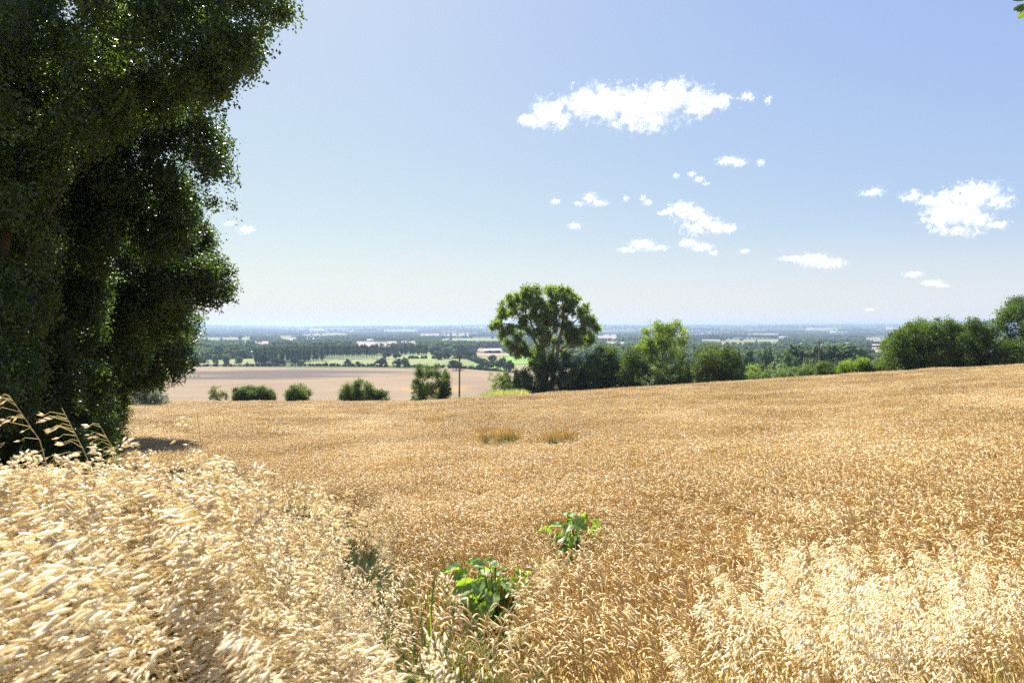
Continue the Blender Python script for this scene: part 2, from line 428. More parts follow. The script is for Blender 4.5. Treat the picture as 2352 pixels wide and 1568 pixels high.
# the brown far field lies on the foot of the slope and the valley floor
cc = [(-330, 300), (150, 300), (5, 640), (-318, 690)]
def field_world(c, mat, name='field', n=60, zoff=.4):
    s = np.linspace(0, 1, n); U, W = np.meshgrid(s, s); c = np.asarray(c, float)
    P = (1 - W)[..., None] * ((1 - U)[..., None] * c[0] + U[..., None] * c[1]) + W[..., None] * ((1 - U)[..., None] * c[3] + U[..., None] * c[2])
    Z = H(P[..., 0], P[..., 1]) + zoff
    P = np.concatenate([P, Z[..., None]], -1)
    i = np.arange(n - 1)[:, None] * n; j = np.arange(n - 1)[None]
    mb = MB(); mb.add(P.reshape(-1, 3), np.stack([i + j, i + j + 1, i + n + j + 1, i + n + j], -1).reshape(-1, 4))
    return tag(mb.build(name, mat, smooth=True), kind='structure')
field_world(cc, M['far_crop'], 'ripe_field')
for corners, mt in [
    ([(455, 838), (585, 838), (585, 824), (470, 825)], 'hay'),
    ([(680, 838), (1095, 842), (1095, 824), (740, 824)], 'hay'),
    ([(740, 825.3), (1095, 825.3), (1080, 821.8), (800, 821.8)], 'pasture'),
    ([(930, 823), (1040, 823), (1040, 815), (930, 815)], 'pasture'),
    ([(1085, 850), (1180, 858), (1180, 836), (1085, 838)], 'pasture'),
    ([(1150, 836), (1240, 836), (1240, 819), (1150, 819)], 'pasture'),
    ([(1325, 832), (1350, 832), (1350, 820), (1325, 820)], 'pasture'),
    ([(1065, 818), (1240, 818), (1220, 812), (1070, 811)], 'stubble'),
    ([(1090, 806), (1150, 810), (1160, 802), (1100, 801)], 'stubble'),
    ([(815, 795), (905, 795), (905, 788), (820, 787)], 'plough'),
    ([(790, 788), (860, 788), (860, 784.6), (800, 784.6)], 'stubble'),
    ([(890, 788), (960, 787), (955, 783), (890, 784)], 'stubble'),
    ([(455, 779.5), (580, 779.5), (575, 776), (460, 776)], 'hay'),
    ([(560, 789), (620, 789), (618, 783.5), (565, 784)], 'plough'),
    ([(1010, 782), (1150, 782), (1140, 777), (1020, 777.5)], 'hay'),
    ([(500, 812), (570, 812), (565, 806), (505, 806)], 'dull_green'),
    ([(1370, 776), (1418, 777), (1415, 769), (1375, 769)], 'stubble'),
    ([(1600, 782), (1790, 785), (1790, 779), (1610, 779)], 'hay'),
    ([(1620, 776.5), (1660, 777), (1660, 773), (1625, 773)], 'hay'),
    ([(1725, 801), (1900, 802), (1900, 797), (1730, 797)], 'pasture'),
    ([(1935, 809), (2040, 812), (2040, 803), (1935, 803)], 'stubble'),
    ([(1970, 801), (2040, 801), (2040, 795), (1975, 795)], 'stubble'),
    ([(1985, 783), (2040, 784), (2040, 776), (1985, 776)], 'stubble'),
    ([(1850, 775), (1885, 775), (1885, 772.5), (1850, 772.5)], 'stubble'),
    ([(1850, 757), (1870, 757), (1868, 753), (1852, 753)], 'stubble'),
    ([(1870, 758), (1925, 758), (1920, 753.5), (1875, 754)], 'hay'),
    ([(2035, 756), (2060, 757), (2058, 751), (2036, 751)], 'stubble'),
    ([(710, 758), (745, 758), (742, 755), (714, 755)], 'stubble'),
    ([(880, 760), (960, 761), (955, 757), (885, 757)], 'hay'),
    ([(1290, 761), (1330, 761), (1330, 758), (1292, 758)], 'stubble'),
    ([(1930, 836), (1990, 838), (1990, 828), (1930, 828)], 'pasture'),
    ([(600, 770), (640, 770), (640, 767), (604, 767)], 'stubble'),
    ([(1745, 848), (1790, 848), (1790, 838), (1745, 838)], 'pasture'),
    ([(470, 797), (545, 797), (540, 793), (475, 793)], 'hay'), ([(640, 779), (740, 779), (735, 775.5), (645, 775.5)], 'stubble'),
    ([(1060, 796), (1150, 797), (1148, 792), (1064, 792)], 'hay'), ([(1385, 790), (1440, 790), (1438, 785), (1388, 785)], 'stubble'),
    ([(1640, 792), (1720, 792), (1716, 788), (1645, 788)], 'hay'), ([(1760, 790), (1850, 791), (1848, 787), (1764, 787)], 'dull_green'),
    ([(1880, 788), (1960, 789), (1958, 784.5), (1884, 784.5)], 'hay'), ([(1700, 769), (1790, 769), (1788, 766.5), (1704, 766.5)], 'stubble'),
    ([(690, 770), (800, 770), (795, 767), (696, 767)], 'hay'), ([(960, 771), (1080, 771), (1076, 768), (966, 768)], 'stubble'),
]:
    field(corners, M[mt])

# ------------------------------------------------------------------ clouds (real volumes, about 1.2 km up)
def cloud_material(seedv, size, dens, puffs):
    """vapour thins towards the rim of the puffs (centre, radii) and is torn by fractal noise"""
    m, nt, out = new_mat('cloud_vapour')
    pv = nt.nodes.new('ShaderNodeVolumePrincipled')
    pv.inputs['Color'].default_value = (.945, .95, .96, 1); pv.inputs['Anisotropy'].default_value = .05
    tc = nt.nodes.new('ShaderNodeTexCoord')
    n = nt.nodes.new('ShaderNodeTexNoise'); n.noise_dimensions = '4D'; n.inputs['W'].default_value = seedv
    n.inputs['Scale'].default_value = 3.0 / size; n.inputs['Detail'].default_value = 6; n.inputs['Roughness'].default_value = .6
    nt.links.new(tc.outputs['Object'], n.inputs['Vector'])
    f = None
    for c, r in puffs:
        a = nt.nodes.new('ShaderNodeVectorMath'); a.operation = 'SUBTRACT'; nt.links.new(tc.outputs['Object'], a.inputs[0]); a.inputs[1].default_value = tuple(c)
        b = nt.nodes.new('ShaderNodeVectorMath'); b.operation = 'DIVIDE'; nt.links.new(a.outputs[0], b.inputs[0]); b.inputs[1].default_value = tuple(r)
        l = nt.nodes.new('ShaderNodeVectorMath'); l.operation = 'LENGTH'; nt.links.new(b.outputs[0], l.inputs[0])
        if f is None: f = l.outputs['Value']
        else:
            k = nt.nodes.new('ShaderNodeMath'); k.operation = 'SMOOTH_MIN'; k.inputs[2].default_value = .18
            nt.links.new(f, k.inputs[0]); nt.links.new(l.outputs['Value'], k.inputs[1]); f = k.outputs[0]
    v = mathn(nt, 'SUBTRACT', .72 if len(puffs) > 2 else .66, f)
    v = mathn(nt, 'ADD', v, mathn(nt, 'MULTIPLY', mathn(nt, 'SUBTRACT', n.outputs['Fac'], .5), 3.8))
    mr = nt.nodes.new('ShaderNodeMapRange'); mr.inputs[1].default_value = 0; mr.inputs[2].default_value = 1.1; mr.inputs[4].default_value = dens
    mr.inputs[4].default_value = 1.0; nt.links.new(v, mr.inputs[0])
    nt.links.new(mathn(nt, 'MULTIPLY', mathn(nt, 'POWER', mr.outputs[0], 1.7), dens), pv.inputs['Density'])
    nt.links.new(pv.outputs[0], out.inputs['Volume'])
    return m

def icosphere(sub):
    import bmesh
    b = bmesh.new(); bmesh.ops.create_icosphere(b, subdivisions=sub, radius=1)
    b.verts.ensure_lookup_table()
    V = np.array([v.co[:] for v in b.verts]); Fc = np.array([[v.index for v in f.verts] for f in b.faces]); b.free()
    return V, Fc
ICO1, ICO2, ICO3 = icosphere(1), icosphere(2), icosphere(3)

clouds = [
 ('long white cumulus cloud high above the big hedgerow tree, largest in the sky', [(1262,262,56,40),(1222,277,34,20),(1345,235,50,42),(1400,238,60,48),(1460,243,60,48),(1510,238,60,48),(1555,222,52,42),(1545,200,30,22),(1480,275,100,28),(1600,238,52,38),(1655,236,36,24),(1290,285,35,18)]),
 ('small white cloud scrap just right of the largest cloud', [(1716,222,22,13),(1724,226,14,10)]),
 ('tiny upright cloud scrap, second to the right of the largest cloud', [(1763,232,11,17)]),
 ('small flat oval cloud below and right of the largest cloud', [(1672,370,34,13),(1695,374,28,13)]),
 ('tiny cloud scrap right beside the small flat oval cloud', [(1747,373,12,11)]),
 ('thin slanting cloud wisp left of the small flat oval cloud', [(1590,400,12,8),(1606,412,16,8),(1622,423,12,5)]),
 ('tiny faint cloud puff left of the slanting wisp', [(1553,404,9,9)]),
 ('small cloud with a pointed top standing left of the stepped middle cloud', [(1356,456,20,18),(1378,466,26,9),(1332,468,18,7)]),
 ('faint small puff, leftmost of the row of scraps in mid sky', [(1276,463,15,9)]),
 ('tiny round puff between the pointed cloud and the curled scrap', [(1438,456,9,10)]),
 ('small curled scrap just above the stepped middle cloud', [(1478,455,11,10),(1488,465,15,9)]),
 ('stepped middle sized cumulus cloud in mid sky with a flat base', [(1565,482,42,20),(1590,495,36,22),(1610,517,50,26),(1655,524,46,15),(1530,487,26,8)]),
 ('low flat cloud left under the stepped cumulus cloud', [(1475,562,36,15),(1440,574,26,8),(1510,570,34,8)]),
 ('low ragged cloud trailing right under the stepped cumulus cloud', [(1582,558,26,12),(1612,568,32,12),(1640,582,14,9)]),
 ('pale faint oval puff low left of the flat clouds', [(1320,519,20,11)]),
 ('long flat cloud low in the sky left of the right hand hedge', [(1870,597,46,17),(1905,605,48,14),(1825,594,46,8)]),
 ('small hat shaped cloud left of the large cumulus over the right hedge', [(2012,440,22,15),(2000,444,36,9)]),
 ('large cumulus cloud above the right hand hedge trees', [(2098,450,34,15),(2150,462,44,20),(2240,448,66,32),(2295,462,34,20),(2200,488,76,28),(2165,505,50,20),(2250,505,40,22),(2290,517,32,14),(2200,530,70,14)]),
 ('little flat cloud, upper of two low ones above the right hedge', [(2098,630,27,9)]),
 ('little flat cloud, lower of two low ones above the right hedge', [(2142,650,30,8),(2165,656,20,5)]),
 ('small soft cloud beside the edge of the big left tree', [(565,528,25,13),(526,513,16,8)]),
 ('tiny puff low between the ragged cloud and the long flat cloud', [(1711,577,15,7)]),
 ('tiny flat puff nearest the horizon, left of the right hedge', [(1997,711,14,4)]),
]
for ci, (lab, puffs) in enumerate(clouds):
    P = np.array(puffs, float)
    c0 = np.average(P[:, :2], axis=0, weights=P[:, 2] * P[:, 3])
    tb = (HY - (P[:, 1] + P[:, 3]).max()) / F
    d = min(1150. / max(tb, .02), 17000.)
    base = onpic(c0[0], c0[1], d)
    mb = MB(); k = d / F
    V, Fc = ICO2; pf = []
    for (x, y, rx, ry) in puffs:
        q = onpic(x, y, d)
        R_ = np.array([rx * 1.12, (rx * ry) ** .5 * 1.15, ry * 1.15]) * k
        pf.append((q - base, R_ * .97))
        mb.add(V * R_ * 1.45 + q, Fc)
    size = max((P[:, 0] + P[:, 2]).max() - (P[:, 0] - P[:, 2]).min(), 20) * k
    hgt = P[:, 3].max() * k
    o = mb.build('cloud', cloud_material(ci * 3.7, hgt * 1.35, (9.0 if len(puffs) > 3 else 3.5) / hgt, pf), loc=base)
    rm = o.modifiers.new('union', 'REMESH'); rm.mode = 'VOXEL'; rm.voxel_size = max(hgt / 6, size / 100)
    tag(o, lab, 'cloud', 'fair weather clouds in the blue sky')

# ------------------------------------------------------------------ trees
def sprigs(mb, blobs, n, leaf, rng, per=14, upb=.35, m=0, shell=.55, spread=2.2, asp=.6, ragged=1.0):
    B = np.asarray(blobs, float)
    w = B[:, 3] ** 2; w /= w.sum()
    ns = max(1, n // per)
    bi = rng.choice(len(B), ns, p=w)
    D = unit(rng.normal(size=(ns, 3)) + np.array([0, 0, .25]))
    rad = (shell + (1.05 - shell) * rng.random(ns) ** .7) * (1 + ragged * rng.normal(size=ns) * .16)
    S = B[bi, :3] + D * (B[bi, 3] * rad)[:, None]
    si = np.repeat(np.arange(ns), per)
    T = unit(D * .7 + rng.normal(size=(ns, 3)) * .55 - UP * .25)          # twig direction
    Ln = leaf * per * rng.uniform(.22, .4, ns)
    tt = np.tile((np.arange(per) + .5) / per - .4, ns) + rng.normal(size=ns * per) * .06
    C = S[si] + T[si] * (tt * Ln[si])[:, None] + rng.normal(size=(len(si), 3)) * leaf * spread * .32
    NS = unit(D * .7 + rng.normal(size=(ns, 3)) * .6 + UP * upb)
    N = NS[si] + rng.normal(size=(len(si), 3)) * .42
    mb.leaves(C, N, leaf, rng, asp, m)

def poly_blobs(poly, d, thick, rpx, n, rng):
    poly = np.asarray(poly, float); lo, hi = poly.min(0), poly.max(0)
    P = rng.uniform(lo, hi, (n * 12, 2)); P = P[inpoly(P, poly)][:n * 3]
    e = edgedist(P, poly)
    rr = np.minimum(rng.uniform(*rpx, len(P)), np.maximum(e, rpx[0] * .55))
    keep = e > rr * .6; P, e, rr = P[keep][:n], e[keep][:n], rr[keep][:n]
    em = max(e.max(), 1)
    dd = d + thick * np.sqrt(np.clip(e / em, 0.05, 1)) * rng.uniform(-1, 1, len(P))
    Q = onpic(P[:, 0], P[:, 1], dd)
    return np.concatenate([Q, (rr * d / F)[:, None]], 1)

def limbs_to(mb, base, top, blobs, r0, rng, n=14, k=6, wob=.05, lw=.26):
    base = np.asarray(base, float); top = np.asarray(top, float)
    hgt = np.linalg.norm(top - base)
    t = np.linspace(0, 1, 9)
    P = base + (top - base) * t[:, None] + rng.normal(size=(9, 3)) * hgt * .012 * np.sin(math.pi * t)[:, None]
    R = r0 * (1 - .75 * t); R[0] *= 1.35
    mb.tube(P, R, 8)
    B = np.asarray(blobs); idx = rng.choice(len(B), min(n, len(B)), replace=False)
    for i in idx:
        e = B[i, :3]
        s = rng.uniform(.3, .9); a = base + (top - base) * s
        if e[2] < a[2]: a = base + (top - base) * max(.2, s * .4)
        q = np.linspace(0, 1, 7)[:, None]
        c = (a + e) / 2 + UP * np.linalg.norm(e - a) * .12
        L = (1 - q) ** 2 * a + 2 * q * (1 - q) * c + q ** 2 * e + rng.normal(size=(7, 3)) * wob * q * (1 - q)
        mb.tube(L, np.linspace(r0 * lw, r0 * .05, 7), 5)

def tree(name, label, cat, base, blobs, nleaf, leaf, mat, r0, seed, group=None, top=None, nl=14, per=14, bark='bark', shell=.55, part='crown', spread=2.2, asp=.6, extra=None):
    rng = rng_(seed)
    base = np.asarray(base, float)
    root = empty(name, base, label, cat, group)
    mb = MB(); sprigs(mb, blobs, nleaf, leaf, rng, per, shell=shell, spread=spread, asp=asp)
    mb.build(part, M[mat], root, loc=base)
    tb = MB(); B = np.asarray(blobs)
    if top is None:
        top = np.array([np.average(B[:, 0]), np.average(B[:, 1]), np.percentile(B[:, 2], 75)])
    limbs_to(tb, base, top, blobs, r0, rng, nl)
    if extra: extra(tb)
    tb.build('trunk', M[bark], root, loc=base)
    return root

def ground_pt(X, d):
    x = (X - CX) / F * d
    return np.array([x, d, float(H(x, d))])

# --- the tall dark trees along the left edge of the field, four of them in a row
LG = 'tall dark trees along the left field edge'
left_trees = [
 ('tall dark leafy tree nearest the viewer, filling the upper left corner', 15.0, 3.0,
  [(-260,-230),(560,-260),(640,-120),(690,25),(668,90),(662,150),(610,185),(585,205),(545,190),(500,235),(300,320),(150,400),(90,980),(-260,1000)], (24, 62), 420, 300000, .09, -60),
 ('tall dark tree with a drooping side branch level with the small soft cloud', 18.5, 2.6,
  [(-230,120),(470,190),(525,225),(518,300),(532,380),(562,435),(545,500),(505,470),(470,500),(400,600),(250,640),(230,940),(-230,980)], (18, 50), 420, 270000, .095, 10),
 ('dark tree whose branch tips hang against the pale sky above the horizon', 24.0, 3.2,
  [(-180,420),(440,440),(500,560),(530,620),(547,665),(528,695),(500,690),(465,715),(400,800),(250,900),(-180,930)], (14, 42), 360, 240000, .11, 60),
 ('farthest dark tree of the left row, its skirt hanging over the brown valley field', 33.0, 4.0,
  [(-150,660),(400,650),(476,740),(470,768),(438,790),(450,830),(432,862),(395,893),(350,893),(250,945),(-150,1000)], (11, 34), 380, 200000, .135, 120),
]
for i, (lab, d, th, poly, rpx, nb, nlf, lf, tx) in enumerate(left_trees):
    rng = rng_(i + 1)
    bl = poly_blobs(poly, d, th, rpx, nb, rng)
    tree('broadleaf_tree', lab, 'tree', ground_pt(tx, d + .5), bl, nlf, lf, 'near_leaf', .2, 20 + i, LG, nl=8, per=14, spread=2.2, shell=.45, asp=.62)

# --- dark undergrowth filling the foot of the left row
UG = 'dark bushes at the foot of the left tree row'
for lab, d, th, poly, seed, nlf in [
  ('dark undergrowth bush nearest the viewer at the foot of the left trees', 17.5, 1.6, [(-260,1130),(-260,800),(60,820),(180,880),(205,960),(215,1130)], 11, 90000),
  ('dark undergrowth bush in the middle of the left row foot', 24.0, 2.0, [(0,1130),(20,840),(180,850),(262,885),(275,1000),(272,1130)], 12, 80000),
  ('dark undergrowth bush where the left row meets the wheat', 33.0, 2.2, [(150,1060),(160,850),(270,868),(292,905),(296,1000),(290,1060)], 13, 50000)]:
    rng = rng_(seed)
    tree('undergrowth_bush', lab, 'bush', ground_pt(np.mean([p[0] for p in poly]), d), poly_blobs(poly, d, th, (14, 42), 150, rng), nlf, .07 if d < 30 else .09, 'near_leaf', .06, seed + 700, UG, nl=10, per=18)

# --- hedgerow beyond the crest
def hedgetree(lab, poly, d, th, rpx, nb, nlf, lf, mat, r0, seed, name='hedgerow_tree', cat='tree', group='trees and shrubs of the hedgerow beyond the wheat', X=None, **kw):
    rng = rng_(seed); bl = poly_blobs(poly, d, th, rpx, nb, rng)
    X = X if X is not None else np.mean([p[0] for p in poly])
    return tree(name, lab, cat, ground_pt(X, d), bl, nlf, lf, mat, r0, seed + 500, group, **kw)

# the spreading big tree
def crop2(cx, cy): return ((1600 + cx / 2.138) * .5742, (1100 + cy / 2.138) * .5742)
def big_tree():
    d = 112.; rng = rng_(77)
    raw = [(1080,150,75),(1160,135,55),(1270,150,65),(1340,170,65),(1420,200,75),(1500,235,60),(940,230,55),(870,270,42),(900,330,50),(985,300,65),(1080,255,85),(1180,240,75),(1290,265,85),(1400,300,75),(1520,330,60),(1600,365,60),(1650,420,48),(810,410,42),(865,425,36),(880,490,46),(960,450,62),(1000,540,62),(1070,400,55),(925,570,42),(960,625,50),(1050,610,60),(1150,490,60),(1250,410,85),(1250,560,50),(1350,430,60),(1450,450,70),(1560,465,65),(1640,530,50),(1560,560,55),(1460,560,50),(1110,690,45),(1350,570,40),(1010,190,50),(1440,150,45),(1230,330,70),(1140,350,60),(1590,300,40),(1200,640,55),(1290,700,50),(1240,500,65),(1160,760,55),(1400,680,45),(1330,780,50),(1490,520,50),(1300,350,60),(1680,470,30),(785,440,28),(1010,670,40)]
    bl = []
    for (x, y, r) in raw:
        X, Y = crop2(x, y); R = r / 2.138 * .5742
        for j in range(7):
            a = rng.uniform(0, 2 * math.pi); q = rng.uniform(0, .95) * R
            sub = R * rng.uniform(.22, .5)
            bl.append([*onpic(X + q * math.cos(a), Y + q * math.sin(a), d + rng.uniform(-1, 1) * R * d / F * 1.9), sub * d / F])
    g = ground_pt(1252, d)
    root = empty('spreading_tree', g, 'big spreading many stemmed tree towering over the hedgerow, tallest beyond the wheat', 'tree', 'trees and shrubs of the hedgerow beyond the wheat')
    mb = MB(); sprigs(mb, bl, 95000, .28, rng, 12, shell=.3, spread=1.6, ragged=.7)
    mb.build('crown', M['ash_leaf'], root, loc=g)
    tb = MB()
    stems = [([(1255,960),(1240,780),(1215,600),(1215,400),(1190,220)], .50), ([(1290,960),(1320,820),(1350,660),(1380,480),(1400,300),(1440,190)], .46),
             ([(1240,780),(1200,640),(1110,490),(1000,430),(850,405)], .30), ([(1215,600),(1140,450),(1070,320),(1060,180)], .22), ([(1350,660),(1440,590),(1570,520),(1660,430)], .24),
             ([(1235,760),(1150,640),(1050,600),(950,600)], .2), ([(1380,480),(1480,400),(1580,340)], .18), ([(1215,420),(1260,300),(1270,170)], .18), ([(1220,640),(1300,520),(1330,430)], .16),
             ([(1110,490),(1010,350),(930,270),(880,250)], .16), ([(1400,380),(1480,300),(1500,230)], .14), ([(1330,760),(1440,620),(1560,590),(1640,560)], .18), ([(1300,820),(1310,640),(1320,560)], .3)]
    for j, (pts, r) in enumerate(stems):
        off = rng.uniform(-2.5, 2.5) if j > 1 else 0
        P = []
        for q, (x, y) in enumerate(pts):
            X, Y = crop2(x, y); P.append(onpic(X, Y, d + off * q / len(pts)))
        P = np.array(P); t = np.linspace(0, len(P) - 1, 14)
        Q = np.stack([np.interp(t, np.arange(len(P)), P[:, k]) for k in range(3)], -1) + rng.normal(size=(14, 3)) * .08
        if j < 2: Q[0] = g + np.array([(-.5, .8)[j], 0, -.2])
        tb.tube(Q, np.linspace(r, r * .28, 14), 7)
    tb.build('trunk', M['pale_bark'], root, loc=g)
big_tree()

hedgetree('dark round bush left of the big spreading tree foot', [(1170,925),(1176,870),(1188,853),(1205,848),(1222,862),(1234,900),(1232,925)], 108, 2.0, (5, 13), 40, 9000, .2, 'dark_leaf', .15, 31, 'dark_bush', 'bush')
hedgetree('leafy thicket under the left side of the big spreading tree', [(1215,925),(1212,845),(1236,805),(1262,825),(1290,850),(1290,925)], 109, 2.4, (6, 15), 60, 13000, .21, 'dark_leaf', .15, 32, 'thicket', 'bush')
hedgetree('leafy thicket under the right side of the big spreading tree', [(1276,925),(1280,835),(1300,808),(1328,818),(1346,852),(1352,920)], 108, 2.4, (6, 15), 60, 14000, .21, 'dark_leaf', .15, 33, 'thicket', 'bush')
hedgetree('dark rounded tree standing between the big spreading tree and its right neighbours', [(1344,915),(1342,830),(1358,803),(1385,790),(1412,798),(1428,830),(1428,915)], 106, 3.4, (8, 20), 80, 26000, .22, 'dark_leaf', .22, 34)
hedgetree('dark tree left against the trunk of the pale airy tree', [(1412,915),(1416,815),(1440,797),(1466,800),(1492,832),(1496,915)], 104, 3.2, (8, 18), 70, 22000, .22, 'dark_leaf', .22, 35)
hedgetree('pale airy tree with open upper branches, second tallest beyond the wheat', [(1452,805),(1470,775),(1480,742),(1503,733),(1530,740),(1560,732),(1578,745),(1584,776),(1572,800),(1578,835),(1568,905),(1500,905),(1488,840)], 108, 3.6, (5, 15), 120, 30000, .22, 'ash_leaf', .3, 36, nl=30, bark='pale_bark', shell=.4)
hedgetree('low shrub in the hedge gap right of the pale airy tree', [(1568,905),(1572,850),(1590,835),(1605,850),(1610,905)], 104, 1.5, (5, 12), 26, 7000, .2, 'ash_leaf', .1, 43, 'hedge_shrub', 'bush')
hedgetree('broad rounded tree right of the pale airy tree', [(1588,905),(1588,835),(1602,802),(1640,788),(1682,797),(1712,828),(1716,880),(1715,900)], 100, 3.6, (8, 20), 90, 30000, .22, 'dark_leaf', .25, 37)
# clipped hedge rising to the right
def hedge_run(lab, X0, X1, d0, d1, top0, top1, seed, mat='bright_leaf', n=26000, wid=1.3):
    rng = rng_(seed); bl = []
    for i in range(160):
        t = rng.random(); X = X0 + (X1 - X0) * t; d = d0 + (d1 - d0) * t
        g = ground_pt(X, d); zt = (HY - (top0 + (top1 - top0) * t)) / F * d
        r = rng.uniform(.55, .95)
        bl.append([g[0], d + rng.uniform(-wid, wid) * .6, g[2] + rng.uniform(.1, 1) * max(zt - r - g[2], .5), r])
    base = ground_pt((X0 + X1) / 2, (d0 + d1) / 2)
    root = empty('hedge', base, lab, 'hedge')
    mb = MB(); sprigs(mb, bl, n, .16, rng, 12, shell=.6, spread=2)
    mb.build('foliage', M[mat], root, loc=base)
    tb = MB()
    for i in range(24):
        t = i / 23; g = ground_pt(X0 + (X1 - X0) * t, d0 + (d1 - d0) * t)
        tb.tube([g, g + [rng.normal() * .1, rng.normal() * .1, .9], g + [rng.normal() * .3, rng.normal() * .3, 1.9]], [.07, .05, .02], 5)
    tb.build('stems', M['bark'], root, loc=base)
hedgetree('leafy fill of the hedge right under the pale airy tree', [(1480,915),(1484,850),(1510,838),(1545,845),(1585,850),(1600,905)], 103, 2.0, (5, 13), 50, 14000, .2, 'dark_leaf', .1, 45, 'hedge_shrub', 'bush')
hedgetree('light green shrub between the big spreading tree and the dark rounded tree', [(1325,915),(1326,850),(1340,832),(1356,840),(1362,910)], 110, 1.8, (5, 12), 34, 9000, .2, 'ash_leaf', .1, 46, 'hedge_shrub', 'bush')
hedgetree('loose shrub at the start of the trimmed hedge', [(1696,905),(1700,850),(1718,836),(1742,846),(1760,868),(1765,900)], 102, 1.8, (5, 12), 40, 11000, .18, 'ash_leaf', .1, 47, 'hedge_shrub', 'bush')
hedge_run('trimmed green hedge climbing to the right along the far wheat edge', 1700, 1895, 101, 92, 858, 832, 51, 'lime_leaf')
hedge_run('low dark hedge joining the dark bush to the tall right hand trees', 1895, 2040, 90, 86, 836, 830, 52, 'dark_leaf', 20000)
hedgetree('dark bush standing in the trimmed hedge beside the small pole', [(1868,880),(1872,845),(1885,832),(1900,827),(1918,836),(1930,880)], 91, 1.8, (5, 13), 40, 12000, .17, 'dark_leaf', .12, 38, 'dark_bush', 'bush')
hedgetree('bright yellow green shrub mass right of the dark hedge bush', [(1922,875),(1924,836),(1950,828),(1975,823),(2000,825),(2020,845),(2040,870)], 88, 1.8, (4, 11), 70, 22000, .15, 'bright_leaf', .12, 39, 'bright_shrub', 'bush')
RG = 'tall trees of the hedge on the right'
hedgetree('rounded tree at the left end of the tall right hand hedge', [(2022,880),(2016,805),(2036,775),(2078,747),(2112,730),(2138,740),(2152,870)], 86, 3.2, (7, 22), 110, 40000, .19, 'bush_leaf', .28, 40, group=RG, nl=24)
hedgetree('second tree of the tall right hand hedge, domed with a slightly ragged top', [(2118,880),(2122,745),(2145,732),(2172,727),(2206,736),(2222,870)], 84, 3.2, (7, 20), 90, 34000, .19, 'bush_leaf', .28, 41, group=RG, nl=24)
hedgetree('third tree of the tall right hand hedge, wispy topped', [(2198,878),(2196,752),(2215,738),(2243,731),(2276,738),(2290,870)], 82, 3.0, (6, 18), 90, 32000, .19, 'bush_leaf', .28, 42, group=RG, nl=24)
hedgetree('tallest tree of the right hand hedge at the edge of the picture', [(2270,878),(2266,760),(2286,735),(2300,708),(2326,684),(2360,680),(2410,695),(2440,760),(2430,870)], 81, 3.8, (8, 24), 110, 42000, .2, 'bush_leaf', .35, 44, group=RG, nl=24)

# scraggly shrub with bare stems left of the dark bush
def scraggly():
    d = 104.; g = ground_pt(1158, d); rng = rng_(60)
    root = empty('straggly_shrub', g, 'straggly thin shrub leaning left with bare stems showing, left of the dark bush', 'bush', 'trees and shrubs of the hedgerow beyond the wheat')
    tb = MB(); bl = []
    for (X, Y) in [(1122,872),(1128,862),(1140,860),(1150,862),(1160,858),(1170,868),(1128,885),(1138,880),(1133,897),(1165,885)]:
        e = onpic(X, Y, d + rng.uniform(-1, 1)); q = np.linspace(0, 1, 8)[:, None]
        c = np.array([(g[0] + e[0]) / 2 + .6, d, e[2] + .1])
        L = (1 - q) ** 2 * g + 2 * q * (1 - q) * c + q ** 2 * e
        tb.tube(L, np.linspace(.09, .02, 8), 5)
        for s in (4, 5, 6, 7): bl.append([*(L[s] + rng.normal(size=3) * .15), rng.uniform(.2, .5)])
    sp = MB(); sprigs(sp, bl, 3200, .15, rng, 8, shell=.2)
    sp.build('crown', M['ash_leaf'], root, loc=g); tb.build('trunk', M['bark'], root, loc=g)
scraggly()

BG = 'separate bushes beyond the crest of the wheat'
hedgetree('left of two slim upright leafy trees beside the wooden pole', [(944,930),(948,858),(962,838),(984,828),(996,850),(994,930)], 92, 1.3, (4, 10), 60, 12000, .16, 'bush_leaf', .1, 61, 'young_tree', 'tree', 'pair of young trees left of the wooden pole', nl=20)
hedgetree('right of two slim upright leafy trees beside the wooden pole', [(988,930),(992,850),(1000,832),(1012,840),(1022,834),(1032,862),(1037,905),(1032,930)], 92.5, 1.3, (4, 10), 60, 12000, .16, 'bush_leaf', .1, 62, 'young_tree', 'tree', 'pair of young trees left of the wooden pole', nl=20)
hedgetree('sparse thin bush, leftmost of the bushes beyond the wheat crest', [(478,930),(482,895),(490,886),(502,888),(522,898),(526,930)], 90, .8, (2.5, 6), 34, 2600, .14, 'bush_leaf', .05, 63, 'bush', 'bush', BG, shell=.3)
hedgetree('wide low double bush right of the sparse thin bush', [(535,930),(537,895),(552,883),(575,883),(590,892),(612,890),(630,902),(640,930)], 90, 1.6, (4, 10), 60, 112000, .15, 'bush_leaf', .08, 64, 'bush', 'bush', BG)
hedgetree('single small round bush between the two wider bushes', [(654,925),(655,898),(668,886),(686,880),(703,888),(715,900),(714,925)], 90, 1.3, (4, 9), 40, 12000, .15, 'bush_leaf', .08, 65, 'bush', 'bush', BG)
hedgetree('tall dark rounded bush between the small round bush and the young trees', [(778,930),(780,898),(796,878),(826,871),(852,880),(866,900),(866,930)], 90, 1.8, (4, 11), 60, 20000, .16, 'bush_leaf', .1, 66, 'bush', 'bush', BG)
hedgetree('low bush touching the right side of the tall dark rounded bush', [(858,930),(862,900),(878,892),(893,902),(898,930)], 89.5, 1.0, (3, 7), 26, 5000, .15, 'bush_leaf', .06, 67, 'bush', 'bush', BG)
hedgetree('grey green bush at the foot of the left tree row', [(280,940),(292,902),(312,887),(345,880),(372,885),(386,915),(384,940)], 74, 2.5, (5, 13), 60, 14000, .14, 'grey_leaf', .1, 68, 'grey_bush', 'bush', BG)

